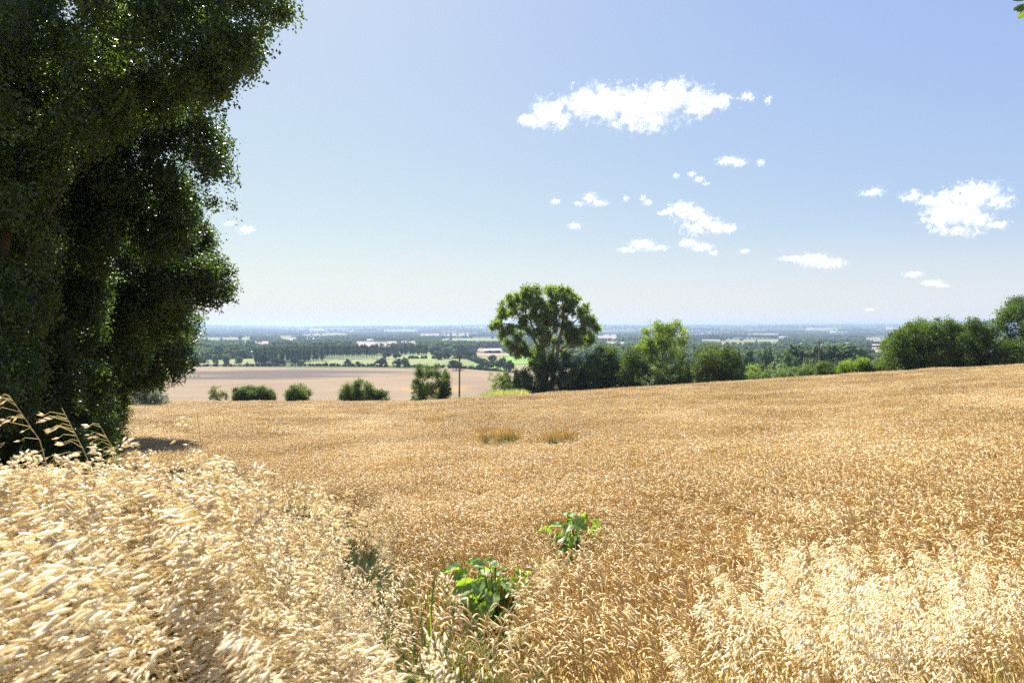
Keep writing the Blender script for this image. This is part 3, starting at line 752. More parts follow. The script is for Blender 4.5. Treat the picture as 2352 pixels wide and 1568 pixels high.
# ------------------------------------------------------------------ poles
def power_pole(lab, X, topY, d, lean=0., arm=2.2, name='wooden_pole'):
    g = ground_pt(X, d); top = onpic(X, topY, d); h = top[2] - g[2]
    root = empty(name, g, lab, 'pole')
    mb = MB(); mb.tube([[0, 0, -.3], [lean * .5, 0, h * .5], [lean, 0, h]], [.17, .145, .12], 10)
    mb.tube([[lean, 0, h], [lean, 0, h + .03]], [.12, .005], 10)
    mb.build('post', M['pole_wood'], root)
    mb = MB(); mb.box((lean, -.16, h - .35), (arm, .1, .12), rz=.25); mb.build('crossarm', M['pole_wood'], root)
    for s in (-1, 1):
        mb = MB(); mb.tube([[lean + s * arm * .38, -.17 + s * .2, h - .42], [lean, -.1, h - 1.25]], [.03, .03], 5)
        mb.build('brace', M['galvanised'], root)
    for s in (-1, 0, 1):
        mb = MB(); x = lean + s * arm * .44; z = h - .28 if s else h + .02; yy = -.16 + s * .11 * arm * .44 if s else 0
        mb.tube([[x, yy, z], [x, yy, z + .08], [x, yy, z + .1], [x, yy, z + .2], [x, yy, z + .24]], [.02, .02, .06, .07, .01], 8)
        mb.build('insulator', M['ceramic'], root)
power_pole('tall bare wooden pole standing right of the two young trees', 1055, 814, 118, .05, 1.3)
power_pole('slim wooden pole with a crossarm rising behind the trimmed hedge', 1883, 783, 128, -.15, 1.9)

# ------------------------------------------------------------------ valley trees: prototypes and copies
def proto_round(seed, n=900, mat='mid_leaf', squash=1.0, nb=16, leaf=.075, trunk=True):
    """unit height tree at origin, width about .9"""
    rng = rng_(seed); bl = []
    for i in range(nb):
        a = rng.uniform(0, 2 * math.pi); z = rng.uniform(.3, .82)
        w = .36 * math.sqrt(max(0.05, 1 - ((z - .55) / .42) ** 2))
        q = w * rng.uniform(.3, 1)
        bl.append([q * math.cos(a), q * math.sin(a), z, rng.uniform(.11, .2)])
    mb = MB(); sprigs(mb, bl, n, leaf, rng, 7, shell=.7, spread=.6, asp=.9)
    for b in bl:
        V, Fc = ICO1; mb.add(V * b[3] * .85 * (1 + rng.uniform(-.12, .12, (len(V), 1))) + b[:3], Fc)
    if trunk: mb.tube([[0, 0, -.05], [.01, 0, .2], [0, .01, .5]], [.035, .028, .015], 5, 1)
    return mb.data('valley_tree', [M[mat], M['bark']])

def proto_poplar(seed, mat='mid_leaf', bare=.2, w=.12, n=1000):
    rng = rng_(seed); bl = []
    for i in range(22):
        z = rng.uniform(bare + .05, .95); ww = w * math.sqrt(max(.04, 1 - ((z - .55) / .47) ** 2))
        a = rng.uniform(0, 2 * math.pi); q = ww * rng.uniform(0, .9)
        bl.append([q * math.cos(a), q * math.sin(a), z, rng.uniform(.045, .085) * (w / .12) ** .5])
    mb = MB(); sprigs(mb, bl, n, .045, rng, 7, shell=.6, spread=.7, asp=.9)
    for b in bl[::2]:
        V, Fc = ICO1; mb.add(V * b[3] * .8 * np.array([1, 1, 1.5]) + b[:3], Fc)
    tb = MB(); tb.tube([[0, 0, -.04], [.004, 0, bare], [0, .005, .8]], [.016, .013, .005], 5)
    return mb, tb

ROUND = [proto_round(200 + i, mat=('valley_leaf', 'valley_leaf', 'valley_dark', 'valley_lime', 'valley_dark', 'valley_leaf')[i]) for i in range(6)]
prng = rng_(5)
def place(me, name, g, h, w, lab, cat, group, rot=None):
    o = bpy.data.objects.new(name, me); sc.collection.objects.link(o)
    o.location = tuple(g); o.scale = (w, w, h); o.rotation_euler = (0, 0, prng.uniform(0, 6.28) if rot is None else rot)
    return tag(o, lab, cat, group)

# near edge of the valley: trees one can tell apart (X, base, top, width, kind, label)
named = [
 (453, 840, 817, 40, 2, 'dark round tree nearest the left tree row, in the hedge beyond the brown field'),
 (424, 842, 818, 36, 4, 'dark tree half hidden by the left tree row beyond the brown field'),
 (495, 840, 813, 16, 3, 'thin pale tree, left of three in the hedge before the hay meadow'),
 (519, 839, 815, 14, 3, 'thin pale tree, middle of three in the hedge before the hay meadow'),
 (548, 839, 818, 18, 3, 'thin pale tree, right of three in the hedge before the hay meadow'),
 (508, 826, 803, 16, 4, 'dark narrow tree behind the left hay meadow'),
 (604, 840, 812, 26, 4, 'dark tree at the left foot of the poplar belt'),
 (634, 840, 820, 28, 2, 'dark spreading oak before the poplar belt'),
 (650, 840, 824, 20, 4, 'smaller dark oak touching the oak before the poplar belt'),
 (616, 841, 832, 13, 2, 'small round bush at the foot of the poplar belt'),
 (690, 839, 825, 18, 0, 'small round tree alone right of the poplar belt oaks'),
 (801, 840, 823, 20, 2, 'dark tree, leftmost of the trees in the hedge under the bare poplar trunks'),
 (821, 841, 829, 12, 4, 'small dark bush right of the leftmost tree in the brown field hedge'),
 (857, 842, 834, 17, 4, 'low bush midway along the brown field hedge'),
 (873, 842, 820, 28, 2, 'dark umbrella shaped tree midway along the brown field hedge'),
 (911, 843, 822, 24, 2, 'dark tree, left of the pair before the young trees'),
 (930, 843, 821, 24, 3, 'paler tree, right of the pair before the young trees'),
 (886, 825, 807, 22, 4, 'dark oak, left one of the pair in the upper meadow hedge'),
 (908, 825, 807, 26, 2, 'dark oak, right one of the pair in the upper meadow hedge'),
 (944, 824, 815, 14, 0, 'small round tree in the upper meadow hedge'),
 (1024, 825, 807, 28, 2, 'dark domed tree in the meadow hedge left of the pole top'),
 (1048, 851, 825, 36, 4, 'big round dark tree standing just behind the tall bare pole'),
 (1083, 828, 806, 26, 4, 'dark round tree right of the pole top'),
 (1106, 850, 833, 24, 2, 'left of two dark trees in the hedge between pole and straggly shrub'),
 (1122, 850, 829, 24, 0, 'right of two dark trees in the hedge between pole and straggly shrub'),
 (1131, 835, 814, 22, 4, 'dark tree above the hedge end left of the big spreading tree'),
 (1150, 852, 819, 30, 0, 'middle green tree close left of the big spreading tree crown'),
 (1168, 856, 826, 26, 2, 'dark tree behind the bush left of the big spreading tree'),
 (1003, 815, 793, 30, 4, 'dark broad tree at the right end of the middle wood'),
 (1022, 816, 797, 20, 3, 'paler tree beside the dark broad tree of the middle wood'),
 (969, 816, 789, 30, 0, 'tall rounded tree in the middle wood behind the upper meadow'),
 (1050, 813, 789, 42, 3, 'large pale rounded tree at the right of the middle wood'),
]
for (X, yb, yt, w, k, lab) in named:
    g = ground_at(X, yb); kk = g[1] / F
    place(ROUND[k], 'valley_tree' if yb - yt > 12 else 'valley_bush', g, (yb - yt) * kk, w * kk * 1.15, lab, 'tree' if yb - yt > 12 else 'bush', 'trees in the valley hedges')

ORD = ['first', 'second', 'third', 'fourth', 'fifth', 'sixth', 'seventh', 'eighth', 'ninth', 'tenth', 'eleventh', 'twelfth', 'thirteenth', 'fourteenth', 'fifteenth', 'sixteenth', 'seventeenth', 'eighteenth', 'nineteenth', 'twentieth',
       'twenty-first', 'twenty-second', 'twenty-third', 'twenty-fourth', 'twenty-fifth', 'twenty-sixth', 'twenty-seventh', 'twenty-eighth', 'twenty-ninth', 'thirtieth']
# poplar belt
PG = 'tall poplars of the belt behind the brown field'
pop_protos = []
for s, (bare, w) in enumerate([(.12, .2), (.3, .15), (.28, .17), (.1, .09)]):
    mb, tb = proto_poplar(300 + s, 'mid_leaf', bare, w)
    me_c = mb.data('crown', [M['poplar_leaf']]); me_t = tb.data('trunk', [M['pale_bark']])
    pop_protos.append((me_c, me_t))
def poplar(g, h, kind, lab, wmul=1.0, group=PG):
    root = empty('poplar_tree', g, lab, 'tree', group)
    root.rotation_euler = (0, 0, prng.uniform(0, 6.28)); root.scale = (h * wmul, h * wmul, h)
    for nm, me in zip(('crown', 'trunk'), pop_protos[kind]):
        o = bpy.data.objects.new(nm, me); sc.collection.objects.link(o); o.parent = root
for i in range(26):
    t = i / 25; X = 588 + 155 * t + prng.uniform(-3, 3); yb = 839 - 9 * t - prng.uniform(0, 5) ; g = ground_at(X, yb)
    poplar(g, (yb - (797 - 5 * t) + prng.uniform(-3, 2)) * g[1] / F, 0, ORD[i] + ' leafy poplar from the left in the dense left part of the belt', 1.1)
for i in range(30):
    t = i / 29; X = 745 + 120 * t + prng.uniform(-1.5, 1.5); yb = 826 - 2 * t; g = ground_at(X, yb + prng.uniform(-1.5, 0))
    poplar(g, (yb - 794 + prng.uniform(-2, 3)) * g[1] / F, 1 + i % 2, ORD[i] + ' bare stemmed poplar from the left in the open right part of the belt', .85)
for i in range(16):
    t = i / 15; X = 868 + 112 * t + prng.uniform(-3, 3); yb = 816; g = ground_at(X, yb)
    poplar(g, (yb - 790 + prng.uniform(-2, 3)) * g[1] / F, 0, ORD[i] + ' rounded poplar from the left in the wood behind the upper meadow', 1.25, 'poplars of the wood behind the upper meadow')
for on_, (X, yt) in zip(('first', 'second', 'third', 'fourth', 'fifth', 'sixth'), [(470, 788), (476, 791), (483, 789), (497, 791), (513, 789), (519, 792)]):
    g = ground_at(X, 812); poplar(g, (812 - yt) * g[1] / F, 3, on_ + ' from the left of six slim columnar poplars above the left hay meadow', 1.1, 'slim columnar poplars above the left hay meadow')
for i in range(22):
    t = i / 21; X = 1832 + 138 * t + prng.uniform(-2, 2); d = 330 + prng.uniform(-8, 8); g = ground_pt(X, d)
    poplar(g, (-(798 + prng.uniform(-3, 5) - HY) / F * d - g[2]), 1 + i % 2, ORD[i] + ' tall tree from the left in the dark row behind the hedge pole', 1.35, 'tall trees in the dark row behind the hedge pole')

# woods on the lower slope behind the hedge (X, top, distance, width px, kind)
wood = [(1742,828,240,46,3),(1787,823,235,60,3),(1815,807,262,52,0),(1800,838,215,44,3),(1762,842,210,36,3),(1842,832,240,30,0),(1856,820,250,32,3),(1874,826,255,26,5),(1835,815,275,44,0),
        (1726,815,290,40,2),(1748,798,330,34,0),(1772,797,335,36,5),(1718,797,320,34,2),(1792,806,300,30,0),(1700,812,262,44,4),(1905,830,250,28,3),(1985,807,330,30,2),(2006,810,320,34,2),(1690,800,300,30,5),
        (1600,800,300,36,2),(1575,806,290,32,4),(1625,798,310,34,0),(1655,795,320,34,2),(1340,812,330,30,4),(1322,820,280,34,2),(1730,845,205,40,0),(1402,812,330,40,4),(1450,806,340,36,2),(1215,838,240,34,4),(1190,842,260,30,2),(1165,846,280,24,4),(1245,845,230,34,0),(1300,846,235,40,4),
        (1950,818,290,30,0),(1925,822,280,28,5),(1965,820,300,28,2),(2040,815,300,34,4),(1870,800,345,30,2),(1905,802,350,30,4),(1660,812,270,40,0),(1688,826,240,36,3)]
def wood_key(q):
    X, k = q[0], q[4]
    col = {0: 'green', 5: 'green', 1: 'green', 2: 'dark', 4: 'dark', 3: 'pale green'}[k]
    where = 'around the big spreading tree foot' if X < 1400 else 'in the gap right of the pale airy tree' if X < 1695 else 'of the wood behind the trimmed hedge' if X < 1830 else 'of the wood around the hedge pole'
    return col, where
wood.sort(key=lambda q: q[0]); wcount = {}
for i, (X, yt, d, w, k) in enumerate(wood):
    ky = wood_key((X, yt, d, w, k)); wcount[ky] = wcount.get(ky, 0) + 1; wl = '%s %s tree from the left %s' % (ORD[wcount[ky] - 1], ky[0], ky[1])
    g = ground_pt(X, d); kk = d / F
    place(ROUND[k], 'woodland_tree', g, (HY - yt) * kk - g[2], w * kk * 1.15, wl, 'tree', 'woodland trees on the lower slope')

# valley hedges as things
def far_hedge(lab, pts, h=2.2, mat='valley_dark', seed=1, step=3.0):
    rng = rng_(seed); P = np.array([ground_at(*p) for p in pts]); bl = []
    for a, b in zip(P[:-1], P[1:]):
        n = max(2, int(np.linalg.norm(b - a) / step))
        for t in np.linspace(0, 1, n, endpoint=False):
            q = a + (b - a) * t; r = h * rng.uniform(.35, .75)
            if rng.random() < .08: continue
            bl.append([q[0] + rng.normal() * .5, q[1] + rng.normal() * .5, float(H(q[0], q[1])) + r * .7, r])
    mb = MB(); sprigs(mb, bl, len(bl) * 40, .9, rng, 8, shell=.7, spread=.5, asp=.9)
    V, Fc = ICO1
    for b in bl: mb.add(V * b[3] * .9 + b[:3], Fc)
    tag(mb.build('valley_hedge', M[mat], loc=P[0]), lab, 'hedge', 'hedges between the valley fields')
far_hedge('thin hedge along the far edge of the brown field', [(385, 842), (700, 840.5), (945, 843), (1050, 846), (1180, 857)], 3.2, seed=401)
far_hedge('hedge between the two green meadows right of the middle wood', [(930, 824), (1040, 824), (1100, 826)], 4, seed=402)
far_hedge('bushy hedge descending between pole and big spreading tree', [(1075, 824), (1098, 834), (1125, 840), (1180, 846)], 6, seed=403)
far_hedge('hedge under the oaks above the left hay meadow', [(530, 823), (585, 824)], 4, seed=404)
far_hedge('dark hedge below the stubble strips right of the hedge pole', [(1935, 811), (2040, 814)], 4, seed=405)
far_hedge('long dark hedge line above the bright pasture right of the airy tree', [(1600, 797), (1720, 795), (1930, 799)], 6, seed=406)

# ------------------------------------------------------------------ self contained scatter for uncountable plants
def scatter(name, protos, mats, P, rot, scl, seed, label, cat):
    """one object whose own mesh holds the plant shapes and the points they grow on"""
    V = []; F4 = []; MI = []; gid = []; n = 0
    F3 = []; M3 = []
    for k, mb in enumerate(protos):
        for v in mb.V: V.append(v)
        nn = sum(len(v) for v in mb.V)
        for f, mi in mb.F4: F4.append(f + n); MI.append(mi)
        for f, mi in mb.F3: F3.append(f + n); M3.append(mi)
        gid.append(np.full(nn, k)); n += nn
    V.append(P); gid.append(np.full(len(P), 1000))
    V = np.concatenate(V); gid = np.concatenate(gid).astype(np.int32)
    f4 = np.concatenate(F4) if F4 else np.zeros((0, 4), int); f3 = np.concatenate(F3) if F3 else np.zeros((0, 3), int)
    mi = np.concatenate(MI + M3)
    me = bpy.data.meshes.new(name)
    me.vertices.add(len(V)); me.vertices.foreach_set('co', V.astype(np.float32).ravel())
    me.loops.add(f4.size + f3.size); me.loops.foreach_set('vertex_index', np.concatenate([f4.ravel(), f3.ravel()]).astype(np.int32))
    me.polygons.add(len(f4) + len(f3))
    me.polygons.foreach_set('loop_start', np.concatenate([np.arange(len(f4)) * 4, f4.size + np.arange(len(f3)) * 3]).astype(np.int32))
    me.polygons.foreach_set('material_index', mi.astype(np.int32))
    for mt in mats: me.materials.append(mt)
    me.update(calc_edges=True)
    rng = rng_(seed)
    def attr(nm, typ, data, key):
        a = me.attributes.new(nm, typ, 'POINT'); a.data.foreach_set(key, np.ascontiguousarray(data).ravel())
    attr('gid', 'INT', gid, 'value')
    full = np.zeros((n, 3), np.float32)
    attr('prot', 'FLOAT_VECTOR', np.concatenate([full, rot]).astype(np.float32), 'vector')
    attr('pscl', 'FLOAT', np.concatenate([np.ones(n), scl]).astype(np.float32), 'value')
    attr('pidx', 'INT', np.concatenate([np.zeros(n), rng.integers(0, len(protos), len(P))]).astype(np.int32), 'value')
    o = bpy.data.objects.new(name, me); sc.collection.objects.link(o)
    ng = bpy.data.node_groups.new(name, 'GeometryNodeTree')
    ng.interface.new_socket('Geometry', in_out='INPUT', socket_type='NodeSocketGeometry')
    ng.interface.new_socket('Geometry', in_out='OUTPUT', socket_type='NodeSocketGeometry')
    N = ng.nodes; L = ng.links
    gi = N.new('NodeGroupInput'); go = N.new('NodeGroupOutput')
    def named_attr(nm, typ):
        a = N.new('GeometryNodeInputNamedAttribute'); a.data_type = typ; a.inputs['Name'].default_value = nm
        return [s for s in a.outputs if s.enabled and s.name == 'Attribute'][0]
    g = named_attr('gid', 'INT')
    def sel(k):
        c = N.new('FunctionNodeCompare'); c.data_type = 'INT'; c.operation = 'EQUAL'
        ia = [s for s in c.inputs if s.enabled]
        L.new(g, ia[0]); ia[1].default_value = k
        s = N.new('GeometryNodeSeparateGeometry'); s.domain = 'POINT'
        L.new(gi.outputs[0], s.inputs['Geometry']); L.new(c.outputs[0], s.inputs['Selection'])
        return s.outputs[0]
    jn = N.new('GeometryNodeJoinGeometry')
    for k in range(len(protos)):
        t = N.new('GeometryNodeGeometryToInstance'); L.new(sel(k), t.inputs[0]); L.new(t.outputs[0], jn.inputs[0])
    ip = N.new('GeometryNodeInstanceOnPoints')
    L.new(sel(1000), ip.inputs['Points']); L.new(jn.outputs[0], ip.inputs['Instance'])
    ip.inputs['Pick Instance'].default_value = True
    L.new(named_attr('pidx', 'INT'), ip.inputs['Instance Index'])
    L.new(named_attr('prot', 'FLOAT_VECTOR'), ip.inputs['Rotation'])
    L.new(named_attr('pscl', 'FLOAT'), ip.inputs['Scale'])
    L.new(ip.outputs[0], go.inputs[0])
    md = o.modifiers.new('scatter', 'NODES'); md.node_group = ng
    return tag(o, label, cat, kind='stuff')

def ribbon(mb, P, W, m=0, side=None):
    P = np.asarray(P, float); n = len(P)
    T = unit(np.gradient(P, axis=0))
    s = unit(np.cross(T, UP if side is None else side)) if side is None else unit(np.broadcast_to(side, P.shape))
    W = np.broadcast_to(np.asarray(W, float), (n,))[:, None] / 2
    V = np.concatenate([P - s * W, P + s * W])
    i = np.arange(n - 1)
    mb.add(V, np.stack([i, i + 1, i + n + 1, i + n], -1), m)

def spindle(mb, a, dirn, length, rad, m=0, k=4, prof=((0, .25), (.3, 1), (.65, .8), (1, .05)), rng=None):
    """closed pointed husk"""
    a = np.asarray(a, float); dirn = unit(np.asarray(dirn, float))
    P = np.array([a + dirn * length * t for t, _ in prof]); R = np.array([q * rad for _, q in prof])
    mb.tube(P, R, k, m)

def wheat_patch(seed, size, n, lod):
    rng = rng_(seed); mb = MB(); n = int(n * 1.15)
    for i in range(n):
        x, y = rng.uniform(-size / 2, size / 2, 2)
        h = rng.normal(.70, .055); yaw = rng.normal(math.pi, 1.15); dx, dy = math.cos(yaw), math.sin(yaw)
        lean = rng.uniform(.02, .13)
        top = np.array([x + dx * lean, y + dy * lean, h])
        w = .0042 if lod == 0 else (.007 if lod == 1 else .012)
        mid = np.array([x + dx * lean * .3, y + dy * lean * .3, h * .55])
        if lod == 0:
            mb.tube([[x, y, 0], mid, top], [w * .55, w * .5, w * .35], 3, 1)
        else:
            ribbon(mb, [[x, y, 0.15], mid, top], w, 1, side=[math.cos(i), math.sin(i), 0])
        # nodding ear: arc turning over
        L = rng.uniform(.075, .105); nod = rng.uniform(.3, 2.6); ns = 7 if lod == 0 else (4 if lod == 1 else 3)
        a0 = rng.uniform(.1, .6); p = top.copy(); P = [p.copy()]
        for s in range(ns - 1):
            a = a0 + nod * (s + .5) / ns
            p = p + np.array([dx * math.sin(a), dy * math.sin(a), math.cos(a)]) * (L * 1.25 / (ns - 1)); P.append(p.copy())
        if lod == 0:
            R = np.array([.003, .0075, .0062, .0088, .0066, .0075, .002]) * rng.uniform(.78, 1.02)
        elif lod == 1: R = np.array([.0035, .0078, .0072, .0022])
        else: R = np.array([.005, .0105, .004])
        mb.tube(P, R, 4 if lod < 2 else 3, 0)
        if lod == 0 or (lod == 1 and i % 3 == 0):
            for _ in range(2 if lod == 0 else 1):
                z0 = rng.uniform(.25, .55) * h / .7; b = rng.uniform(0, 6.28); ll = rng.uniform(.08, .2)
                e = np.array([math.cos(b), math.sin(b), 0])
                s0 = np.array([x, y, z0])
                ribbon(mb, [s0, s0 + e * ll * .4 + UP * .04, s0 + e * ll * .8 - UP * .02, s0 + e * ll - UP * ll * .6], [.007, .009, .006, .001], 1)
    return mb

def slope_rot(x, y, yaw):
    e = .5
    sy = (H(x, y + e) - H(x, y - e)) / (2 * e); sx = (H(x + e, y) - H(x - e, y)) / (2 * e)
    return np.stack([np.arctan(sy), -np.arctan(sx), yaw], -1)

# left edge of the standing wheat
WE = np.array([(-.7, 2.6), (-1.0, 4.6), (-1.25, 6.6), (-2.3, 10.5), (-3.2, 13.0), (-5.0, 15.5), (-9.3, 17.5), (-12.0, 22.0), (-18.8, 33), (-33, 58), (-46, 80), (-62, 110)])
def wheat_ok(x, y):
    edge = np.interp(y, WE[:, 1], WE[:, 0]) + .25 * np.sin(y * 1.7) + .15 * np.sin(y * 4.3)
    ok = x > edge
    return ok
def wheat_height_px(x, y): # picture place of the ears
    z = H(x, y) + .75
    return CX + F * x / y, HY - F * z / y
gaps = [[(1085,1012),(1105,985),(1200,988),(1225,1000),(1205,1015),(1130,1022)], [(1238,1022),(1245,995),(1335,988),(1345,1008),(1310,1024)],
        [(960,975),(985,962),(1040,965),(1030,972)],
        [(1040,1300),(1190,1250),(1245,1300),(1240,1430),(1050,1430)], [(1262,1195),(1395,1180),(1400,1285),(1290,1290)]]
tram = [[(484,938),(492,936),(540,956),(600,963),(650,965),(650,969),(590,968),(530,961),(495,945)],
        [(530,935),(540,934),(575,946),(640,955),(640,959),(570,951)], [(560,941),(700,943),(700,945.5),(560,944)],
        [(700,934),(1000,930),(1400,905),(1400,906.5),(1000,932),(700,936)], [(1100,962),(1600,935),(2200,905),(2200,908),(1600,939),(1100,966)]]
def in_tram(X, Y):
    P = np.stack([X, Y], -1); g = np.zeros(len(P), bool)
    for q in tram: g |= inpoly(P, q)
    return g
def in_gap(X, Y):
    P = np.stack([X, Y], -1); g = np.zeros(len(P), bool)
    for q in gaps: g |= inpoly(P, q)
    return g
def thin_front(X, Y, rng):
    """front part where the wheat stands thin"""
    P = np.stack([X, Y], -1)
    a = inpoly(P, [(600,2300),(740,1150),(860,1130),(960,1280),(1010,1330),(1100,1340),(1300,1450),(1480,1520),(1600,2300)])
    return a & (rng.random(len(P)) < .72)

def wheat_points(y0, y1, size, seed, jit=.25):
    rng = rng_(seed)
    ys = np.arange(y0, y1, size); pts = []
    for y in ys:
        xs = np.arange(-.95 * y - 3, .95 * y + 3, size) + rng.uniform(0, size)
        pts.append(np.stack([xs, np.full(len(xs), y)], -1))
    P = np.concatenate(pts); P += rng.uniform(-jit, jit, P.shape) * size
    P = P[wheat_ok(P[:, 0], P[:, 1]) & (P[:, 0] < 82)]
    X, Y = wheat_height_px(P[:, 0], P[:, 1])
    ga = in_gap(X, Y); tr = in_tram(X, Y)
    keep = ~tr & (~ga | ((rng.random(len(P)) < .35) & (P[:, 1] > 12))) & ~thin_front(X, Y, rng)
    P = P[keep]; ga = ga[keep]
    n = len(P)
    lowf = np.where(ga, .62, 1.0) * (.78 + .22 * ss(2.9, 4.4, P[:, 1])) + .05 * np.sin(P[:, 0] * .9 + P[:, 1] * .5) + .04 * np.sin(P[:, 1] * 1.3 - P[:, 0] * .4)
    Q = np.concatenate([P, H(P[:, 0], P[:, 1])[:, None]], 1)
    return Q, slope_rot(P[:, 0], P[:, 1], rng.uniform(-.6, .6, n)), rng.normal(1, .035, n) * lowf

WM = [M['wheat_ear'], M['wheat_stem']]
P, R, S = wheat_points(3.0, 15, .34, 11)
scatter('wheat_crop', [wheat_patch(500 + i, .4, 46, 0) for i in range(8)], WM, P, R, S, 1, 'ripe golden wheat with nodding ears in the near part of the field', 'wheat')
P, R, S = wheat_points(15, 36, .42, 12)
scatter('wheat_crop', [wheat_patch(520 + i, .5, 62, 1) for i in range(6)], WM, P, R, S, 2, 'ripe golden wheat across the middle of the sloping field', 'wheat')
P, R, S = wheat_points(36, 97, .85, 13)
scatter('wheat_crop', [wheat_patch(540 + i, 1.0, 190, 2) for i in range(6)], WM, P, R, S, 3, 'fine textured ripe wheat up to the crest of the field', 'wheat')

# --- oats
def oat_plant(seed, h, nsp, wind, tilt=1.25, sp_len=.025, green=False, arch=.35, awn=True, qlo=.66, fat=1.0, ped=1.0, pedn=1, leaves=2, yv=.45):
    """stem bending to the wind with hanging husks on thin stalks"""
    rng = rng_(seed); mb = MB()
    yaw = wind + rng.normal(0, yv); D = np.array([math.cos(yaw), math.sin(yaw), 0])
    t = np.linspace(0, 1, 9)
    P = np.stack([D * arch * h * q ** 2.4 + UP * h * (q - .12 * q ** 4) for q in t]) + np.stack([rng.normal(0, .004, 9), rng.normal(0, .004, 9), np.zeros(9)], -1)
    mb.tube(P, np.linspace(.0015, .0006, 9), 3, 1)
    for i in range(nsp):
        q = rng.uniform(qlo, 1.0) if i > 3 else rng.uniform(.93, 1.0)
        b = np.array([np.interp(q, t, P[:, k]) for k in range(3)])
        a = yaw + rng.normal(0, .9); e = np.array([math.cos(a), math.sin(a), 0])
        ln = rng.uniform(.02, .08) * (1.15 - q) * 3.2 * ped + .01
        el = rng.uniform(.0, .55)
        p1 = b + (e * math.cos(el) + UP * math.sin(el)) * ln * .6 + D * ln * .3
        p2 = p1 + D * ln * .3 - UP * .006
        if i % pedn == 0: ribbon(mb, [b, p1, p2], [.0009, .0007, .0005], 1, side=np.array([0, 0, 1.]))
        hang = unit(D * rng.uniform(.5, 1.25) * tilt + e * .25 - UP * rng.uniform(-.1, .7) + rng.normal(size=3) * .12)
        L = sp_len * rng.uniform(.8, 1.2)
        mb_r = L * rng.uniform(.12, .19) * fat
        spindle(mb, p2, hang, L, mb_r, 0, 4, ((0, .25), (.3, .95), (.65, .62), (1, .04)))
        if rng.random() < .6:
            h2 = unit(hang + rng.normal(size=3) * .3); spindle(mb, p2, h2, L * .95, mb_r * .6, 0, 3, ((0, .3), (.35, 1), (1, .05)))
    for i in range(leaves):
        z0 = rng.uniform(.15, .5) * h; a = rng.uniform(0, 6.28); e = np.array([math.cos(a), math.sin(a), 0]); s0 = UP * z0; ll = rng.uniform(.12, .28)
        ribbon(mb, [s0, s0 + e * ll * .3 + UP * ll * .3, s0 + e * ll * .7 + UP * ll * .15, s0 + e * ll - UP * ll * .3], [.004, .007, .005, .001], 1)
    return mb

WIND = math.pi * 0.97
LANE = [(395,1035),(480,1035),(570,1028),(700,1048),(800,1058),(852,1110),(872,1260),(842,1450),(778,1400),(718,1245),(668,1175),(590,1130),(480,1108),(395,1092)]
def lane_hit(x, y, h, arch=.2):
    hit = np.zeros(len(x), bool); z = H(x, y)
    for q in (.4, .55, .7, .82, .94):
        for dx in (-.04, .04):
            X = CX + F * (x - arch * h * q ** 2 + dx) / y; Y = HY - F * (z + h * q) / y
            hit |= inpoly(np.stack([X, Y], -1), LANE)
    return hit
def oats_left():
    rng = rng_(31); Q = []
    n = 15000
    y = rng.uniform(1.25, 3.7, n); u = rng.uniform(-1.0, -.1, n); x = u * y
    # area weighting
    keep = rng.random(n) < (y / 3.7)
    x, y, u = x[keep], y[keep], u[keep]
    tt = np.interp(u, [-.95, -.75, -.62, -.5, -.38, -.31, -.25], [.125, .125, .10, .16, .185, .225, .36])
    h = np.minimum(1.48, 1.6 + (-(H(x, y)) - 1.6) - tt * y * rng.normal(1.08, .11, len(y))) * (1 - np.where(y < 2.2, .45, .38) * rng.random(len(y)) ** 1.6)
    Xh = CX + F * (x - .2 * h) / y; Yh = HY - F * (H(x, y) + h * .88) / y
    lim = np.interp(Yh, [900, 1000, 1080, 1200, 1350, 1600], [600, 610, 655, 695, 735, 790]) + rng.normal(0, 20, len(u)) - 25
    ok = (Xh < lim) & (h > .45) & ~(lane_hit(x, y, h) & (rng.random(len(u)) < .992))
    x, y, h = x[ok], y[ok], h[ok]
    P = np.stack([x, y, H(x, y)], -1)
    rot = np.stack([rng.normal(0, .11, len(x)), rng.normal(0, .11, len(x)), rng.normal(0, .5, len(x))], -1)
    return P, rot, h / 1.22
P, R, S = oats_left()
OM = [M['oat_husk'], M['oat_stem']]
scatter('wild_oats', [oat_plant(600 + i, 1.3, 110, WIND, sp_len=.0255, qlo=.46, fat=.8, pedn=4, leaves=1, arch=.24, yv=.6) for i in range(12)], OM, P, R, S, 4, 'pale dry wild oats blown to the left, filling the lower left corner', 'wild oats')

def region(poly, y0, y1, n, hgt, seed, hv=.08, umin=-1.0, umax=1.0, zoff=0, fade=60, lane=True):
    rng = rng_(seed)
    y = np.sqrt(rng.uniform(y0 ** 2, y1 ** 2, n)); x = rng.uniform(umin, umax, n) * y
    h = hgt * rng.normal(1, hv, n)
    z = H(x, y)
    X = CX + F * x / y; Y = HY - F * (z + h * .92) / y
    ok = inpoly(np.stack([X, Y], -1), poly)
    e = edgedist(np.stack([X, Y], -1), poly) * (1 + .6 * np.sin(x * 3.1) * np.sin(y * 2.3))
    if lane: ok &= ~(lane_hit(x, y, h, .12) & (rng.random(n) < .96))
    if fade: ok &= rng.random(n) < np.clip(e / fade, .04, 1)
    x, y, z, h = x[ok], y[ok], z[ok], h[ok]; m = len(x)
    return np.stack([x, y, z], -1), np.stack([rng.normal(0, .08, m), rng.normal(0, .08, m), rng.uniform(-.6, .6, m)], -1), h

